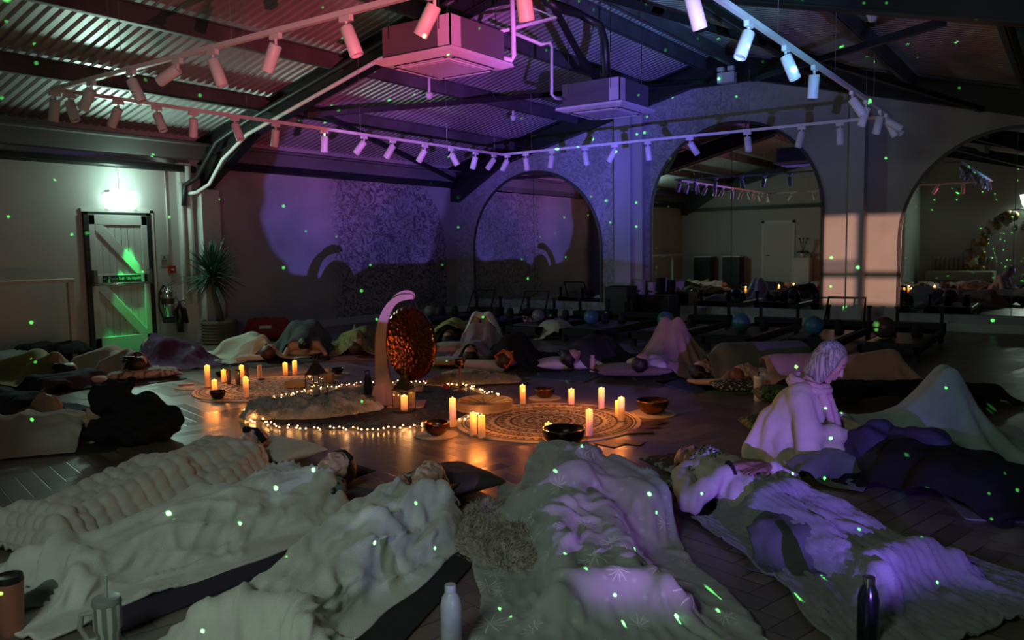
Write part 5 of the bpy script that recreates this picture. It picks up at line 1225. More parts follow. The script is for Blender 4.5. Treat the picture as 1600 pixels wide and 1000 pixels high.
for px, py, tp, lb in ((358, 601, 577, 'left brown frosted tumbler among the left candles'), (372, 602, 578, 'middle brown frosted tumbler among the left candles'), (386, 598, 573, 'right brown frosted tumbler behind the tall lone candle')):
    g = P(px, py); h = hgt(px, py, tp); tag(MB().lathe([(0, 0), (.022, 0), (.028, h), (.025, h), (.02, .01), (0, .01)], n=18).build('tumbler', mat('brown_glass', (.13, .085, .06), .3), None, smooth=True, loc=g), lb, 'cup')
candle(406, 591, 570, 'unlit pinkish pillar candle between the brown tumblers and the left lantern', lit=False, r=.022); candle(512, 590, 576, 'pale unlit candle behind the left lantern', lit=False, r=.024)

def lantern(px, py, top, label, lit):
    g = P(px, py); H = hgt(px, py, top)*.86; o = empty('lantern', g, .3, label, 'lantern', 'glass lanterns on the dark cloth'); w = .075
    mm = mat('antique_brass', (.10, .075, .035), .35, metal=.8); gm = mat('lantern_glass', (1, 1, 1), .0)
    if not gm.get('g'):
        gm['g'] = 1; t, b = nodes_of(gm); t.t.nodes.remove(b); a = t.n('ShaderNodeBsdfTransparent'); c = t.n('ShaderNodeBsdfGlossy'); c.inputs['Roughness'].default_value = .02; x = t.n('ShaderNodeMixShader'); x.inputs[0].default_value = .10
        t.l(a.outputs[0], x.inputs[1]); t.l(c.outputs[0], x.inputs[2]); t.l(x.outputs[0], [n for n in t.t.nodes if n.type == 'OUTPUT_MATERIAL'][0].inputs[0])
    zb, zt = .02, H*.62
    MB().box((-w, -w, 0), (w, w, zb)).box((-w*.94, -w*.94, zb), (w*.94, w*.94, zb+.008)).build('base', mm, o, bevel=.003)
    for sx in (-1, 1):
        for sy in (-1, 1): MB().box((sx*w-.007*(sx > 0)-.0, sy*w-.007*(sy > 0), zb), (sx*w+.007*(sx < 0), sy*w+.007*(sy < 0), zt)).build('corner_post', mm, o)
    MB().box((-w+.006, -w+.002, zb), (w-.006, -w+.004, zt)).box((-w+.006, w-.004, zb), (w-.006, w-.002, zt)).box((-w+.002, -w+.006, zb), (-w+.004, w-.006, zt)).box((w-.004, -w+.006, zb), (w-.002, w-.006, zt)).build('glass_panes', gm, o)
    MB().lathe([(w*1.48, zt), (w*1.48, zt+.01), (w*1.3, zt+.015), (w*.5, H*.9), (w*.4, H*.92), (w*.4, H), (0, H)], n=4, M=Matrix.Rotation(PI/4, 4, 'Z')).build('roof', mm, o)
    MB().tube([(.035*math.cos(a*PI/8), 0, H+.03+.035*math.sin(a*PI/8)) for a in range(16)], .004, 6, closed=True).build('ring_handle', mm, o, smooth=True)
    ch = .095 if not lit else .12
    cr = .030
    wx = MB().lathe([(0, -ch), (cr, -ch), (cr, -.006), (cr*.9, 0), (cr*.7, -.008), (0, -.012)], n=22)
    k = wx.build('candle', M_wax if lit else M_waxoff, None, loc=(g.x, g.y, .028+ch)); autosmooth(k, .8)
    tag(k, 'lit pillar candle inside the right lantern' if lit else 'unlit pillar candle inside the left lantern', 'candle')
    if lit:
        MB().lathe([(0, -.016), (.007, -.008), (.008, .0), (.005, .008), (0, .014)], n=10).build('flame', M_flame, k, loc=(0, 0, 0), smooth=True)
        lamp('lantern_flame_light', 'POINT', (g.x, g.y, .028+ch+.05), 1.2, (1, .42, .14), .012)
lantern(495, 620, 553, 'dark glass lantern with unlit candle on the left of the dark cloth', False); lantern(632, 645, 576, 'brass glass lantern with a glowing candle in front of the gong stand', True)

# gong and stand
gp = P(612, 634); G = Matrix.Translation(gp) @ Matrix(((_r0.x, 0, -_f.x, 0), (_r0.y, 0, -_f.y, 0), (0, 1, 0, 0), (0, 0, 0, 1)))   # plane facing the camera: x right, y up
sc_ = (gp-CP).dot(_f)/FPX
def S2(px, py): return ((px-612)*sc_, (634-py)*sc_)
M_ply = mat('birch_ply', (.42, .20, .11), .42, var=.15, vscale=4)
o = empty('gong_stand', gp, 0, 'curved plywood gong stand arching over the copper gong', 'stand')
import itertools
outer = [(572, 634), (583, 615), (589, 590), (589, 560), (590, 530), (594, 505), (602, 484), (614, 469), (628, 461), (640, 459), (651, 460), (652, 467)]
inner = [(643, 468), (632, 470), (622, 476), (613, 492), (608, 512), (606, 540), (608, 570), (612, 595), (620, 615), (640, 630), (646, 634)]
def smooth_poly(pts, it=2):
    for _ in range(it):
        q = [pts[0]]
        for a, b in zip(pts, pts[1:]): q += [(a[0]*.75+b[0]*.25, a[1]*.75+b[1]*.25), (a[0]*.25+b[0]*.75, a[1]*.25+b[1]*.75)]
        pts = q+[pts[-1]]
    return pts
ol = [S2(*p) for p in smooth_poly(outer)+smooth_poly(inner)]
Gl = Matrix.Translation(-gp) @ G
MB().prism(ol, Gl @ Matrix.Rotation(.0, 4, 'Y') , .07).build('curved_frame', M_ply, o, bevel=.006)
hd = [S2(*p) for p in smooth_poly([(612, 474), (618, 462), (632, 454), (645, 454), (652, 460), (652, 467), (643, 464), (630, 466), (620, 474)])]
MB().prism(hd, Gl @ Matrix.Translation((0, 0, -.07)), .06).build('top_brace', M_ply, o, bevel=.005)
MB().tube([Gl @ Vector((*S2(650, 463), 0)), Gl @ Vector((*S2(643, 484), .0))], .003, 6).tube([Gl @ Vector((*S2(646, 464), -.05)), Gl @ Vector((*S2(662, 492), -.03))], .003, 6).build('suspension_cord', M_blk2, o)
MB().box((-.02, -.16, 0), (.30, .16, .02), ).build('foot_plate', M_ply, o, bevel=.004).rotation_euler = (0, 0, math.atan2(_r0.y, _r0.x))
gc = at_d(637, 537, gp); R_g = .335
M_gong = mat('gong_copper', (.22, .07, .035), .20, metal=1); t, b = nodes_of(M_gong); tc = t.n('ShaderNodeTexCoord').outputs['Object']
v = t.n('ShaderNodeTexVoronoi'); t.l(tc, v.inputs['Vector']); v.inputs['Scale'].default_value = 26; v2 = t.n('ShaderNodeTexNoise'); t.l(tc, v2.inputs['Vector']); v2.inputs['Scale'].default_value = 16
bp = t.n('ShaderNodeBump'); bp.inputs['Strength'].default_value = .45; bp.inputs['Distance'].default_value = .015; t.l(t.m('ADD', v.outputs['Distance'], v2.outputs[0]), bp.inputs['Height']); t.l(bp.outputs[0], b.inputs['Normal'])
nrm = (-_f*.72 + _r0*(-.62)); nrm.z = 0; nrm.normalize()
gm4 = Matrix.Translation(gc) @ Vector((0, 0, 1)).rotation_difference(nrm).to_matrix().to_4x4()
o = empty('gong', (0, 0, 0), 0, 'large round hammered copper gong hanging from the curved stand', 'gong'); o.matrix_world = gm4
MB().lathe([(0, .004), (.05, .012), (.10, .002), (R_g*.86, -.002), (R_g*.97, -.008), (R_g, -.02), (R_g*.985, -.045), (R_g*.96, -.04), (R_g*.95, -.012), (0, -.006)], n=72).build('disc', M_gong, o, smooth=True)
mw = mat('etched_mark', (.75, .55, .40), .4, metal=.6)
MB().tube([(.010*math.cos(a*PI/8), .05+.018*math.sin(a*PI/8), .010) for a in range(16)], .002, 5, closed=True).tube([(-.004, .058, .010), (.004, .05, .010), (-.004, .042, .010)], .0016, 5).box((-.022, .016, .006), (.022, .020, .008)).build('engraved_emblem', mw, o)
# singing bowls
M_bowl = mat('bowl_bronze', (.20, .10, .055), .28, metal=1, var=.3, vscale=9, bump=.25, bscale=60); M_bowlk = mat('bowl_black', (.045, .035, .03), .25, metal=.9, bump=.25, bscale=50)
M_felt = mat('felt_mat', (.46, .40, .34), .95)
def bowl(px, py, r, h, m, label, matr=None, z=0., loc=None):
    g = Vector(loc) if loc else P(px, py, .0)
    if matr:
        tag(MB().lathe([(0, 0), (matr, 0), (matr, .005), (0, .005)], n=40).build('bowl_mat', M_felt, None, loc=(g.x, g.y, .001)), 'pale round mat under the '+label, 'mat', None); z = .007
    o = MB().lathe([(0, 0), (r*.45, .0), (r*.75, h*.22), (r*.95, h*.6), (r, h*.93), (r*1.0, h), (r*.96, h), (r*.90, h*.62), (r*.70, h*.26), (r*.4, .01), (0, .008)], n=44).build('singing_bowl', m, None, smooth=True, loc=(g.x, g.y, g.z+z))
    return tag(o, label, 'singing bowl', 'metal singing bowls around the circle')
bowl(682, 680, .100, .095, M_bowl, 'dark bronze singing bowl left of the candle pair', .165)
bowl(881, 700, .150, .135, M_bowlk, 'large black singing bowl nearest the camera', .19)
bowl(1020, 647, .135, .115, M_bowl, 'bronze singing bowl at the right end of the circle', .19)
bowl(851, 622, .095, .085, M_bowl, 'small copper singing bowl behind the right rug', .15)
bowl(341, 624, .075, .075, M_bowlk, 'small black singing bowl at the left end of the circle', .16)
bowl(527, 585, .072, .065, M_bowlk, 'black singing bowl behind the left lantern', .13)
bowl(345, 588, .06, .05, M_bowlk, 'tiny dark singing bowl behind the left candles')
g = P(719, 612); hb = hgt(719, 612, 573)
o = empty('bowl_stand', g, 0, 'slender wooden stand holding a copper cup behind the frame drum', 'stand')
MB().lathe([(0, 0), (.07, 0), (.07, .012), (.012, .02), (.011, hb), (.04, hb+.01), (0, hb+.01)], n=20).build('turned_post', mat('red_brown_wood', (.16, .05, .03), .4), o, smooth=True)
bowl(719, 573, .058, .065, M_bowl, 'small copper cup bowl raised on the slender stand', loc=(g.x, g.y, g.z+hb+.012))
# frame drum
g = P(757, 640); Rd = .245; o = empty('frame_drum', g, .2, 'round frame drum lying face down, showing its crossed lacing', 'drum')
M_skn = mat('drum_skin', (.55, .40, .26), .6, var=.12, vscale=8)
MB().lathe([(Rd, .0), (Rd, .085), (Rd-.012, .088), (Rd-.014, .004)], n=64).build('wooden_hoop', mat('drum_hoop', (.40, .27, .17), .5, var=.1, vscale=8), o, smooth=False)
MB().lathe([(0, .010), (Rd-.013, .012), (Rd, .002), (Rd+.003, .03), (Rd+.001, .03), (Rd-.002, 0), (0, 0)], n=64).build('drumhead', M_skn, o, smooth=True)
mb = MB()
for i in range(12): a = i*PI/6; mb.tube([(.02*math.cos(a), .02*math.sin(a), .055), ((Rd-.012)*math.cos(a), (Rd-.012)*math.sin(a), .075)], .0028, 6)
mb.tube([(.022*math.cos(a*PI/6), .022*math.sin(a*PI/6), .055) for a in range(12)], .006, 6, closed=True).build('lacing', mat('sinew', (.12, .07, .045), .6), o)
# sheepskins
def fur(px, py, L, Wd, label, col, rz, seed, H=.07, z=0.):
    q = P(px, py); rs = np.random.RandomState(seed); n, m_ = 120, 90
    A = np.linspace(-1, 1, n); B = np.linspace(-1, 1, m_); U, V = np.meshgrid(A, B, indexing='ij')
    rr = np.sqrt(U**2+V**2)+1e-6; mx = np.maximum(np.abs(U), np.abs(V)); k = mx/rr
    th = np.arctan2(V, U); R = 1+.07*np.sin(3*th+seed)+.06*np.sin(5*th+2*seed)+.02*np.sin(23*th)
    X = U*(.35+.65*k)*L/2*R; Y = V*(.35+.65*k)*Wd/2*R
    nz = np.fft.ifft2(np.fft.fft2(rs.randn(n, m_))*np.exp(-((np.fft.fftfreq(n)[:, None]*9)**2+(np.fft.fftfreq(m_)[None, :]*9)**2)*2)).real; nz /= nz.std()
    n2 = rs.randn(n, m_)
    Z = (H*np.clip(1-mx**4, 0, 1)**.5)*(.75+.16*nz)+.006*n2*(mx < .97); Z = np.maximum(Z, .001)+.004
    i = np.arange(n*m_).reshape(n, m_); vs = np.stack([X, Y, Z], -1).reshape(-1, 3); fs = np.stack([i[:-1, :-1], i[1:, :-1], i[1:, 1:], i[:-1, 1:]], -1).reshape(-1, 4).tolist()
    K = 9000; pk = rs.randint(0, n*m_, K); b0 = vs[pk]; cl_ = np.stack([b0[:, 0]*9, b0[:, 1]*9], -1); dx = np.stack([np.sin(cl_[:, 0]*2.1+cl_[:, 1]), np.cos(cl_[:, 1]*2.3-cl_[:, 0]), np.full(K, .55)], -1)+rs.randn(K, 3)*.35
    dx /= np.linalg.norm(dx, axis=1, keepdims=True); sd = np.cross(dx, rs.randn(K, 3)); sd /= np.linalg.norm(sd, axis=1, keepdims=True); ln = rs.uniform(.018, .04, K)[:, None]
    tri = np.concatenate([b0-sd*.0022, b0+sd*.0022, b0+dx*ln], 1).reshape(-1, 3); tri[:, 2] = np.maximum(tri[:, 2], .002); o0 = len(vs)
    me = bpy.data.meshes.new('sheepskin'); me.from_pydata(vs.tolist()+tri.tolist(), [], fs+[(o0+3*k_, o0+3*k_+1, o0+3*k_+2) for k_ in range(K)])
    o = link('sheepskin', me, mat('fur_'+str(seed), col, .95, bump=1., bscale=140, var=.2, vscale=20, sheen=.4), None, smooth=True); o.location = (q.x, q.y, z); o.rotation_euler = (0, 0, rz); return tag(o, label, 'sheepskin')
fur(482, 645, 1.15, .62, 'grey-brown sheepskin rug on the front left edge of the dark cloth', (.40, .34, .27), vr+.12, 1, .13, .008)
fur(738, 598, .95, .42, 'pale sheepskin rug behind the frame drum', (.36, .30, .23), vr, 2, .07, .008)
fur(792, 838, 1.0, .50, 'off-white sheepskin on the floor left of the star-printed duvet', (.40, .34, .27), YAW+.15, 3, .07)
# string lights
o = empty('string_lights', (AC_.x, AC_.y, 0), 0, 'warm fairy lights looped around the dark cloth', 'string lights')
rl = random.Random(8)
def ringpt(a, j=0): 
    r = 1.10+.03*math.sin(3*a)+j; return Vector((r*math.cos(a), r*math.sin(a), .014))
nb = 0; M_bulb = mat('fairy_bulb', (1, .7, .4), .5, emit=(1, .46, .14), estr=34); M_bulb.cycles.emission_sampling = 'NONE'
seq = []
c1 = []
for i in range(170):
    a = 2*PI*i/170; j = rl.uniform(-.06, .06); c1.append(ringpt(a, j)+Vector((0, 0, rl.uniform(0, .012))))
MB().tube(c1, .0016, 4, closed=True).build('cable', mat('cable_clear', (.30, .26, .2), .3), o)
rest = MB()
bulb_me = MB().sphere((0, 0, 0), .0055, 8).build('bulb', M_bulb, o, smooth=True); cnt = 0
order = sorted(range(170), key=lambda i: (Vector((AC_.x, AC_.y, 0))+c1[i]-CP).length)
for n_, i in enumerate(order):
    px = c1[i]
    if n_ < 96:
        c = bulb_me if n_ == 0 else bulb_me.copy()
        if n_: COL.objects.link(c)
        c.parent = o; c.location = px+Vector((0, 0, .003))
    elif n_ % 2 == 0 or True: rest.sphere(px+Vector((0, 0, .003)), .005, 6)
rb = rest.build('bulb_cluster', M_bulb, o, smooth=True); rb['kind'] = 'stuff'
for i in range(14):
    a = 2*PI*i/14+.1; q = Vector((AC_.x, AC_.y, 0))+ringpt(a); lamp('fairy_light_glow', 'POINT', (q.x, q.y, .05), .22, (1, .45, .16), .02)
# small things on and near the cloth
def bottle(px, py, prof, m, name, label, cat, parts=(), z=0, rz=0, n=28):
    g = P(px, py); o = empty(name, (g.x, g.y, z), rz, label, cat)
    b = MB().lathe(prof, n=n).build('body', m, o); autosmooth(b, .9)
    for nm, fn, mm in parts: q_ = fn(MB()).build(nm, mm, o); autosmooth(q_, .9)
    return o
h = hgt(575, 625, 581)
bottle(575, 624, [(0, 0), (.036, 0), (.038, .005), (.038, h*.72), (.030, h*.78), (0, h*.78)], M_blk2, 'vacuum_flask', 'black flask with loop lid left of the gong stand foot', 'flask',
       (('lid', lambda b: b.lathe([(.030, h*.78), (.031, h*.86), (0, h*.86)], n=24), M_black), ('loop_handle', lambda b: b.tube([(-.03, 0, h*.84), (-.03, 0, h*.97), (0, 0, h), (.03, 0, h*.97), (.03, 0, h*.84)], .006), M_black)), z=.01)
def slab(px, py, w, d, hh, m, name, label, cat, rz=0., z=.0):
    g = P(px, py); return tag(MB().box((-w/2, -d/2, 0), (w/2, d/2, hh)).build(name, m, None, bevel=min(.003, hh*.3), loc=(g.x, g.y, z), rz=rz), label, cat)
M_card = mat('card_paper', (.50, .46, .42), .7); M_box = mat('tan_box', (.30, .20, .10), .7)
slab(462, 606, .20, .12, .07, M_box, 'box', 'open tan box with a paper insert on the left rug', 'box', vr+.1, .010); slab(514, 598, .10, .12, .09, M_box, 'box', 'small tan box behind the left lantern', 'box', vr, .010)
slab(535, 622, .30, .2, .003, mat('grey_sheet', (.28, .26, .27), .8), 'paper_sheet', 'grey paper sheet on the dark cloth in front of the flask', 'paper', vr-.3, .012)
slab(648, 612, .16, .12, .05, M_box, 'box', 'small tan box behind the lit lantern', 'box', vr, .012)
g = P(601, 632); tag(MB().lathe([(0, 0), (.08, 0), (.1, .06), (.085, .10), (.08, .10), (.09, .06), (.07, .01), (0, .01)], n=28).build('bowl', mat('jar_glass', (.10, .09, .05), .15), None, smooth=True, loc=(g.x-.25, g.y+.0, .011)), 'dark olive glass bowl at the foot of the gong stand', 'bowl')
g = P(697, 611); tag(MB().sphere((0, 0, .03), .035, 14, (1, 1, .8)).build('red_pouch', cloth_mat('red_cloth', (.35, .02, .03)), None, smooth=True, loc=(g.x, g.y, .012)), 'tiny red pouch on the dark cloth left of the slender stand', 'pouch')
g = P(409, 598); tag(MB().tube([(.028*math.cos(a*PI/8), .028*math.sin(a*PI/8), .028) for a in range(16)], .008, 8, closed=True).build('ring_chime', M_blk2, None, loc=(g.x, g.y, .010)), 'small black ring lying on the left rug', 'ring')
rc = random.Random(4)
for i, (px, py, lb, a) in enumerate(((970, 690, 'dark card nearest the large bowl among the fanned cards', .3), (952, 694, 'leftmost of the dark cards on the floor at the right', -.2), (985, 692, 'rightmost front dark card beside the fanned cards', .1), (1010, 668, 'dark card fanned uppermost near the right bowl', .9), (1022, 662, 'dark card at the top right of the fan', 1.2), (1000, 676, 'dark card in the middle of the fan', .6))):
    slab(px, py, .13, .19, .002, mat('dark_card', (.07, .04, .04), .5), 'oracle_card', lb, 'card', a, .001+i*.0022)
fl = P(300, 607)
tag(MB().prism([(-.10, -.16), (.02, -.2), (.14, -.15), (.12, -.02), (.15, .1), (.04, .2), (-.06, .16), (-.12, .05)], Matrix.Identity(4), .004).build('crocheted_cloth', pattern_mat('lace_white', (.42, .44, .40), (.30, .30, .28), 30, 'noise', .5, 1.), None, loc=(fl.x, fl.y, .004), rz=.5), 'pale lace cloth on the floor left of the candles', 'cloth')
slab(291, 603, .16, .05, .015, mat('orange_book', (.38, .12, .08), .5), 'booklet', 'small orange booklet lying on the lace cloth', 'booklet', vr+.2, .008)
slab(157, 607, .17, .08, .009, mat('phone_case', (.30, .26, .22), .35), 'phone', 'phone lying on the floor at the left edge of the circle', 'phone', vr+.2, .001)
slab(1027, 598, .16, .08, .009, mat('phone_case2', (.42, .40, .36), .4), 'phone', 'white phone lying beside the blue mat', 'phone', vr-.1, .001)
M_crm = mat('bottle_cream', (.50, .38, .32), .45)
bottle(926, 582, [(0, 0), (.032, 0), (.034, .01), (.034, .15), (.022, .165), (.022, .18), (0, .18)], M_crm, 'water_bottle', 'cream patterned water bottle before the white pillow', 'bottle', (('cap', lambda b: b.lathe([(.024, .165), (.024, .195), (0, .197)], n=20), M_crm),))
bottle(1185, 626, [(0, 0), (.034, 0), (.040, .02), (.044, .20), (0, .20)], mat('tumbler_white', (.55, .50, .47), .4), 'travel_tumbler', 'white travel tumbler by the leopard pillow', 'tumbler', (('lid', lambda b: b.lathe([(.044, .20), (.046, .205), (.043, .225), (0, .225)], n=24), M_white), ('straw_spout', lambda b: b.tube([(-.01, 0, .22), (-.01, 0, .25), (.02, 0, .252)], .006), M_blk2)))
bottle(706, 1020, [(0, 0), (.034, 0), (.036, .006), (.036, .17), (.030, .20), (.018, .22), (0, .22)], mat('bottle_lavender', (.42, .43, .50), .35, var=.2, vscale=12), 'water_bottle', 'pale lavender water bottle standing at the bottom centre', 'bottle', (('cap', lambda b: b.lathe([(.018, .215), (.0195, .22), (.0195, .243), (.018, .246), (0, .246)], n=24), mat('cap_lavender', (.45, .47, .55), .4)),))
bottle(1355, 1010, [(0, 0), (.034, 0), (.036, .006), (.036, .17), (.028, .205), (.019, .225), (0, .225)], mat('bottle_dark_steel', (.05, .055, .06), .18, metal=.9), 'water_bottle', 'dark metal water bottle standing at the lower right', 'bottle', (('cap', lambda b: b.lathe([(.019, .22), (.021, .225), (.021, .25), (0, .252)], n=24), M_chrome),))
bottle(20, 990, [(0, 0), (.036, 0), (.038, .01), (.048, .20), (.048, .205), (0, .205)], mat('tumbler_coral', (.38, .13, .09), .4), 'travel_tumbler', 'coral red tumbler with dark lid at the bottom left corner', 'tumbler', (('lid', lambda b: b.lathe([(.048, .20), (.050, .205), (.046, .225), (.04, .22), (0, .218)], n=28), M_black),))
def stripes():
    m = mat('striped_steel', (.5, .5, .5), .35); t, b = nodes_of(m); s = t.n('ShaderNodeSeparateXYZ'); t.l(t.n('ShaderNodeTexCoord').outputs['Object'], s.inputs[0]); a = t.m('ARCTAN2', s.outputs[1], s.outputs[0])
    t.l(t.mix(t.m('GREATER_THAN', t.m('SINE', t.m('MULTIPLY', a, 9.)), .1), (.20, .21, .20), (.55, .55, .52)), b.inputs['Base Color']); return m
bottle(172, 1030, [(0, 0), (.034, 0), (.036, .01), (.038, .10), (.046, .115), (.047, .20), (0, .20)], stripes(), 'travel_tumbler', 'striped grey tumbler with handle and straw at the bottom left', 'tumbler',
       (('lid', lambda b: b.lathe([(.047, .20), (.049, .203), (.045, .222), (0, .224)], n=28), mat('clear_lid', (.25, .26, .26), .15)), ('straw', lambda b: b.tube([(0, 0, .22), (.004, .0, .30)], .005), mat('straw_clear', (.4, .42, .4), .2)), ('handle', lambda b: b.tube([(-.03, .035, .17), (-.055, .065, .165), (-.06, .07, .12), (-.045, .055, .07), (-.025, .03, .07)], .010), mat('handle_grey', (.35, .35, .33), .4))))
wb = P(555, 528); o = empty('water_bottle', (wb.x, wb.y, 0), 0, 'clear plastic water bottle beside the yellow-green throw', 'bottle')
MB().lathe([(0, 0), (.032, 0), (.032, .16), (.014, .2), (.014, .215), (0, .215)], n=20).build('body', mat('clear_plastic', (.30, .30, .30), .1), o, smooth=True)

# ================================================================== REFORMERS AND BALLS
def reformer(loc, rz, label, bar=True):
    o = empty('pilates_reformer', loc, rz, label, 'pilates reformer', 'black pilates reformers before the mirrors'); m = M_blk2
    L, w = 2.35, .66
    MB().box((0, -w/2, .10), (L, -w/2+.06, .19)).box((0, w/2-.06, .10), (L, w/2, .19)).box((0, -w/2, .10), (.06, w/2, .19)).box((L-.06, -w/2, .10), (L, w/2, .19)).build('frame', m, o, bevel=.006)
    for x in (.05, L-.12):
        for s in (-1, 1): MB().box((x, s*(w/2-.05)-.03, 0), (x+.07, s*(w/2-.05)+.03, .11)).build('leg', m, o)
    MB().box((.9, -w/2+.05, .16), (2.15, w/2-.05, .205)).build('carriage', mat('black_vinyl', (.015, .015, .015), .35), o, bevel=.015)
    for s in (-1, 1): MB().lathe([(0, 0), (.06, 0), (.068, .05), (.05, .16), (0, .18)], (1.25, s*.15, .20), 16).build('shoulder_rest', m, o, smooth=True)
    MB().box((-.02, -w/2, .19), (.22, w/2, .27)).build('platform', m, o, bevel=.01)
    if bar: MB().tube([(.36, -.27, .19), (.16, -.25, .60), (.16, .25, .60), (.36, .27, .19)], .017, 8).build('foot_bar', M_black, o)
    for s in (-1, 1): MB().box((.02, s*.28-.02, .25), (.06, s*.28+.02, .46)).lathe([(0, 0), (.04, 0), (.04, .03), (0, .03)], (.04, s*.28, .45), 12).build('pulley_riser', m, o)
    return o
RF = [9.2, 8.0, 6.9, 5.88, 4.75, 3.68, 2.68, 1.75]
nmR = ['nearest the corner, foot bar raised', 'second from the corner, foot bar raised', 'third from the corner', 'fourth from the corner, below the first column', 'fifth from the corner, behind the pink-blanketed knees', 'before the tallest mirror', 'below the right column, foot bar raised', 'nearest the right edge']
for y, nn, br in zip(RF, nmR, (1, 1, 0, 0, 0, 0, 1, 0)): reformer((12.45, y, 0), PI, 'black pilates reformer bed, '+nn, bar=bool(br))
def ball(px, py, r, m, label):
    z = .207+r; q = PX(px, py, 10.75); y = min(RF, key=lambda v: abs(v-q.y)); y = min(max(q.y, y-.24), y+.24)
    o = MB().sphere((0, 0, 0), r, 28).build('exercise_ball', m, None, smooth=True, loc=(10.75, y, z)); return tag(o, label, 'ball')
M_teal = mat('ball_teal', (.05, .17, .20), .4); M_silv = mat('ball_silver', (.22, .21, .19), .35); M_brn = mat('ball_brown', (.10, .055, .04), .4)
for px, py, r, m, lb in ((671, 488, .10, M_silv, 'small silver-grey exercise ball by the copper gong'), (841, 497, .10, M_silv, 'silver-grey exercise ball behind the rose cushion'), (924, 499, .115, M_teal, 'teal exercise ball, leftmost of the teal ones'),
                         (1040, 499, .12, M_teal, 'teal exercise ball above the raised knees'), (1158, 505, .125, M_teal, 'teal exercise ball before the tallest mirror'), (1272, 508, .125, M_teal, 'teal exercise ball, rightmost, left of the right column'), (1381, 517, .135, M_brn, 'brown exercise ball below the right column')):
    ball(px, py, r, m, lb)
# storage units and buckets between the mirrors
M_cab = mat('cabinet_black', (.012, .012, .012), .5)
y0_ = PX(945, 480, 13.3).y; y1_ = PX(1045, 480, 13.3).y
o = empty('storage_bench', (13.3, (y0_+y1_)/2, 0), 0, 'low black storage bench before the first column, carrying white tubs', 'bench')
wl = (y0_-y1_)/2
MB().box((0, -wl, 0), (.45, wl, .50)).build('carcass', M_cab, o, bevel=.005); MB().box((-.012, wl-.33, .05), (0, wl-.02, .47)).build('door', M_cab, o); MB().box((-.014, -wl+.05, .05), (0, wl-.38, .47)).build('door', M_cab, o)
yk = PX(962, 450, 12.7).y; zt_ = PX(962, 448, 12.7).z
o = empty('storage_box', (12.7, yk, 0), 0, 'tall black storage box left of the white tubs', 'box'); MB().box((0, -.22, 0), (.4, .22, zt_)).build('carcass', M_cab, o, bevel=.01); MB().box((-.01, -.225, zt_-.03), (.41, .225, zt_)).build('lid', M_cab, o, bevel=.004)
def tub(px, r, h, label):
    q = PX(px, 455, 13.5); o = empty('plastic_tub', (13.5, q.y, .502), 0, label, 'tub'); MB().lathe([(0, 0), (r*.85, 0), (r, h), (r*1.04, h), (r*1.04, h-.015), (r*.95, h-.015), (r*.8, .01), (0, .01)], n=28).build('body', mat('tub_white', (.40, .40, .41), .5), o, smooth=False)
    MB().box((-r-.004, -.05, h*.2), (-r*.86, .03, h*.32)).build('label', mat('label_dark', (.04, .02, .02), .5), o)
tub(1000, .11, .26, 'larger white plastic tub on the black bench beside the column'); tub(1018, .075, .22, 'smaller white plastic tub behind the larger one')
# ================================================================== SEEN ONLY IN THE MIRRORS
def vx(px, py, xv, z=None):   # pixel seen in the mirror -> real point (mirror plane XM-.03)
    p = PX(px, py, xv); return Vector((2*(XM-.03)-p.x, p.y, p.z))
xv = 2*(XM-.03)-XB-.25
for px, lb in ((1101, 'black speaker box with white top by the back wall, left of the white door'), (1146, 'second black speaker box with white top by the back wall')):
    q = vx(px, 430, xv); o = empty('storage_box', (XB+.28, q.y, 0), 0, lb, 'box', 'black boxes along the back wall')
    MB().box((-.22, -.30, 0), (.22, .30, .95)).build('carcass', M_cab, o, bevel=.02); MB().box((-.23, -.31, .95), (.23, .31, 1.0)).build('top', M_white, o, bevel=.02)
q = vx(1255, 400, xv)
o = empty('orchid', (XB+.3, q.y, .0), 0, 'potted orchid on a stand beside the back wall door', 'plant')
MB().box((-.2, -.25, 0), (.2, .25, .92)).build('plinth', M_white, o)
MB().lathe([(0, .92), (.06, .92), (.09, 1.06), (0, 1.06)], n=18).build('pot', M_white, o, smooth=True)
mb = MB(); ro = random.Random(2)
for i in range(6): a = ro.uniform(0, 6.28); mb.tube([(0, 0, 1.05), (.06*math.cos(a), .06*math.sin(a), 1.3), (.16*math.cos(a), .16*math.sin(a), 1.55)], .006, 5).sphere((.16*math.cos(a), .16*math.sin(a), 1.52), .025, 8).sphere((.1*math.cos(a), .1*math.sin(a), 1.4), .02, 8)
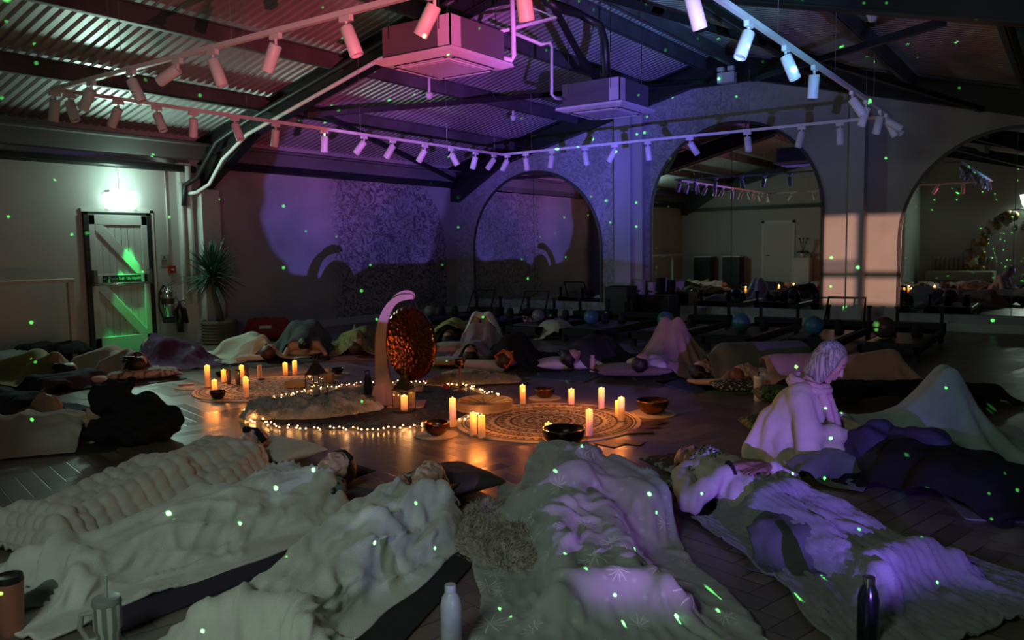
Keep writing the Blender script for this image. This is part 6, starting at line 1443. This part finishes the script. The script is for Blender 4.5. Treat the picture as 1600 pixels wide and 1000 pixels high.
for i in range(7): a = i*.9; mb.tube([(0, 0, 1.05), (.12*math.cos(a), .12*math.sin(a), 1.12), (.22*math.cos(a), .22*math.sin(a), 1.06)], [.01, .03, .004], 6)
mb.build('stems_and_leaves', mat('orchid_green', (.03, .05, .025), .5), o, smooth=True)
# rear nook: balloon arch, sofa, lettering
o = empty('balloon_garland', (XB2+.35, 2.3, 0), 0, 'garland of cream, white and gold balloons climbing beside the rear wall lettering', 'balloon garland')
rb_ = random.Random(6); cols = [mat('balloon_cream', (.55, .50, .42), .3), mat('balloon_white', (.62, .62, .58), .3), mat('balloon_gold', (.35, .22, .07), .25, metal=.6), mat('balloon_taupe', (.32, .29, .25), .35)]
for i in range(60):
    t_ = i/59; y = .30-1.0*t_**2.6+rb_.uniform(-.24, .24)*(1-.5*t_); z = .40+1.75*t_**.85+rb_.uniform(-.06, .06); r = rb_.uniform(.08, .16)
    MB().sphere((rb_.uniform(-.1, .15), y, z), r, 12, (1, 1, 1.12)).build('balloon', cols[rb_.randrange(4) if i % 5 else 2], o, smooth=True)
mb = MB().tube([(-.1, .45-2.6*(1-math.cos(a*PI/20))/2*1.0, .2+2.1*math.sin(a*PI/20)) for a in range(0, 21)], .03, 8); mb.build('hoop', M_black, o, smooth=True)
o = empty('channel_sofa', (XB2+.5, 3.0, 0), 0, 'pale channel-backed sofa against the rear wall', 'sofa'); ms = mat('sofa_velvet', (.36, .35, .30), .8, sheen=.4)
mb = MB()
for i in range(14): mb.lathe([(0, .35), (.06, .37), (.065, .8), (.05, .86), (0, .88)], (-.3, -.95+i*.13, 0), 12)
mb.build('backrest', ms, o, smooth=True); MB().box((-.35, -1.0, .12), (.35, .9, .44)).build('seat', ms, o, bevel=.05)
for x, y in ((-.28, -.9), (.28, -.9), (-.28, .8), (.28, .8)): MB().lathe([(0, 0), (.02, 0), (.025, .13), (0, .13)], (x, y, 0), 10).build('leg', M_black, o)
o = empty('wall_lettering', (XB2, 1.45, 1.75), 0, 'black wall lettering beside the balloon garland', 'lettering')
text('S E', .24, 'letter_plate', M_black, o, (.012, 0, 0), (PI/2, 0, PI/2), ext=.008)
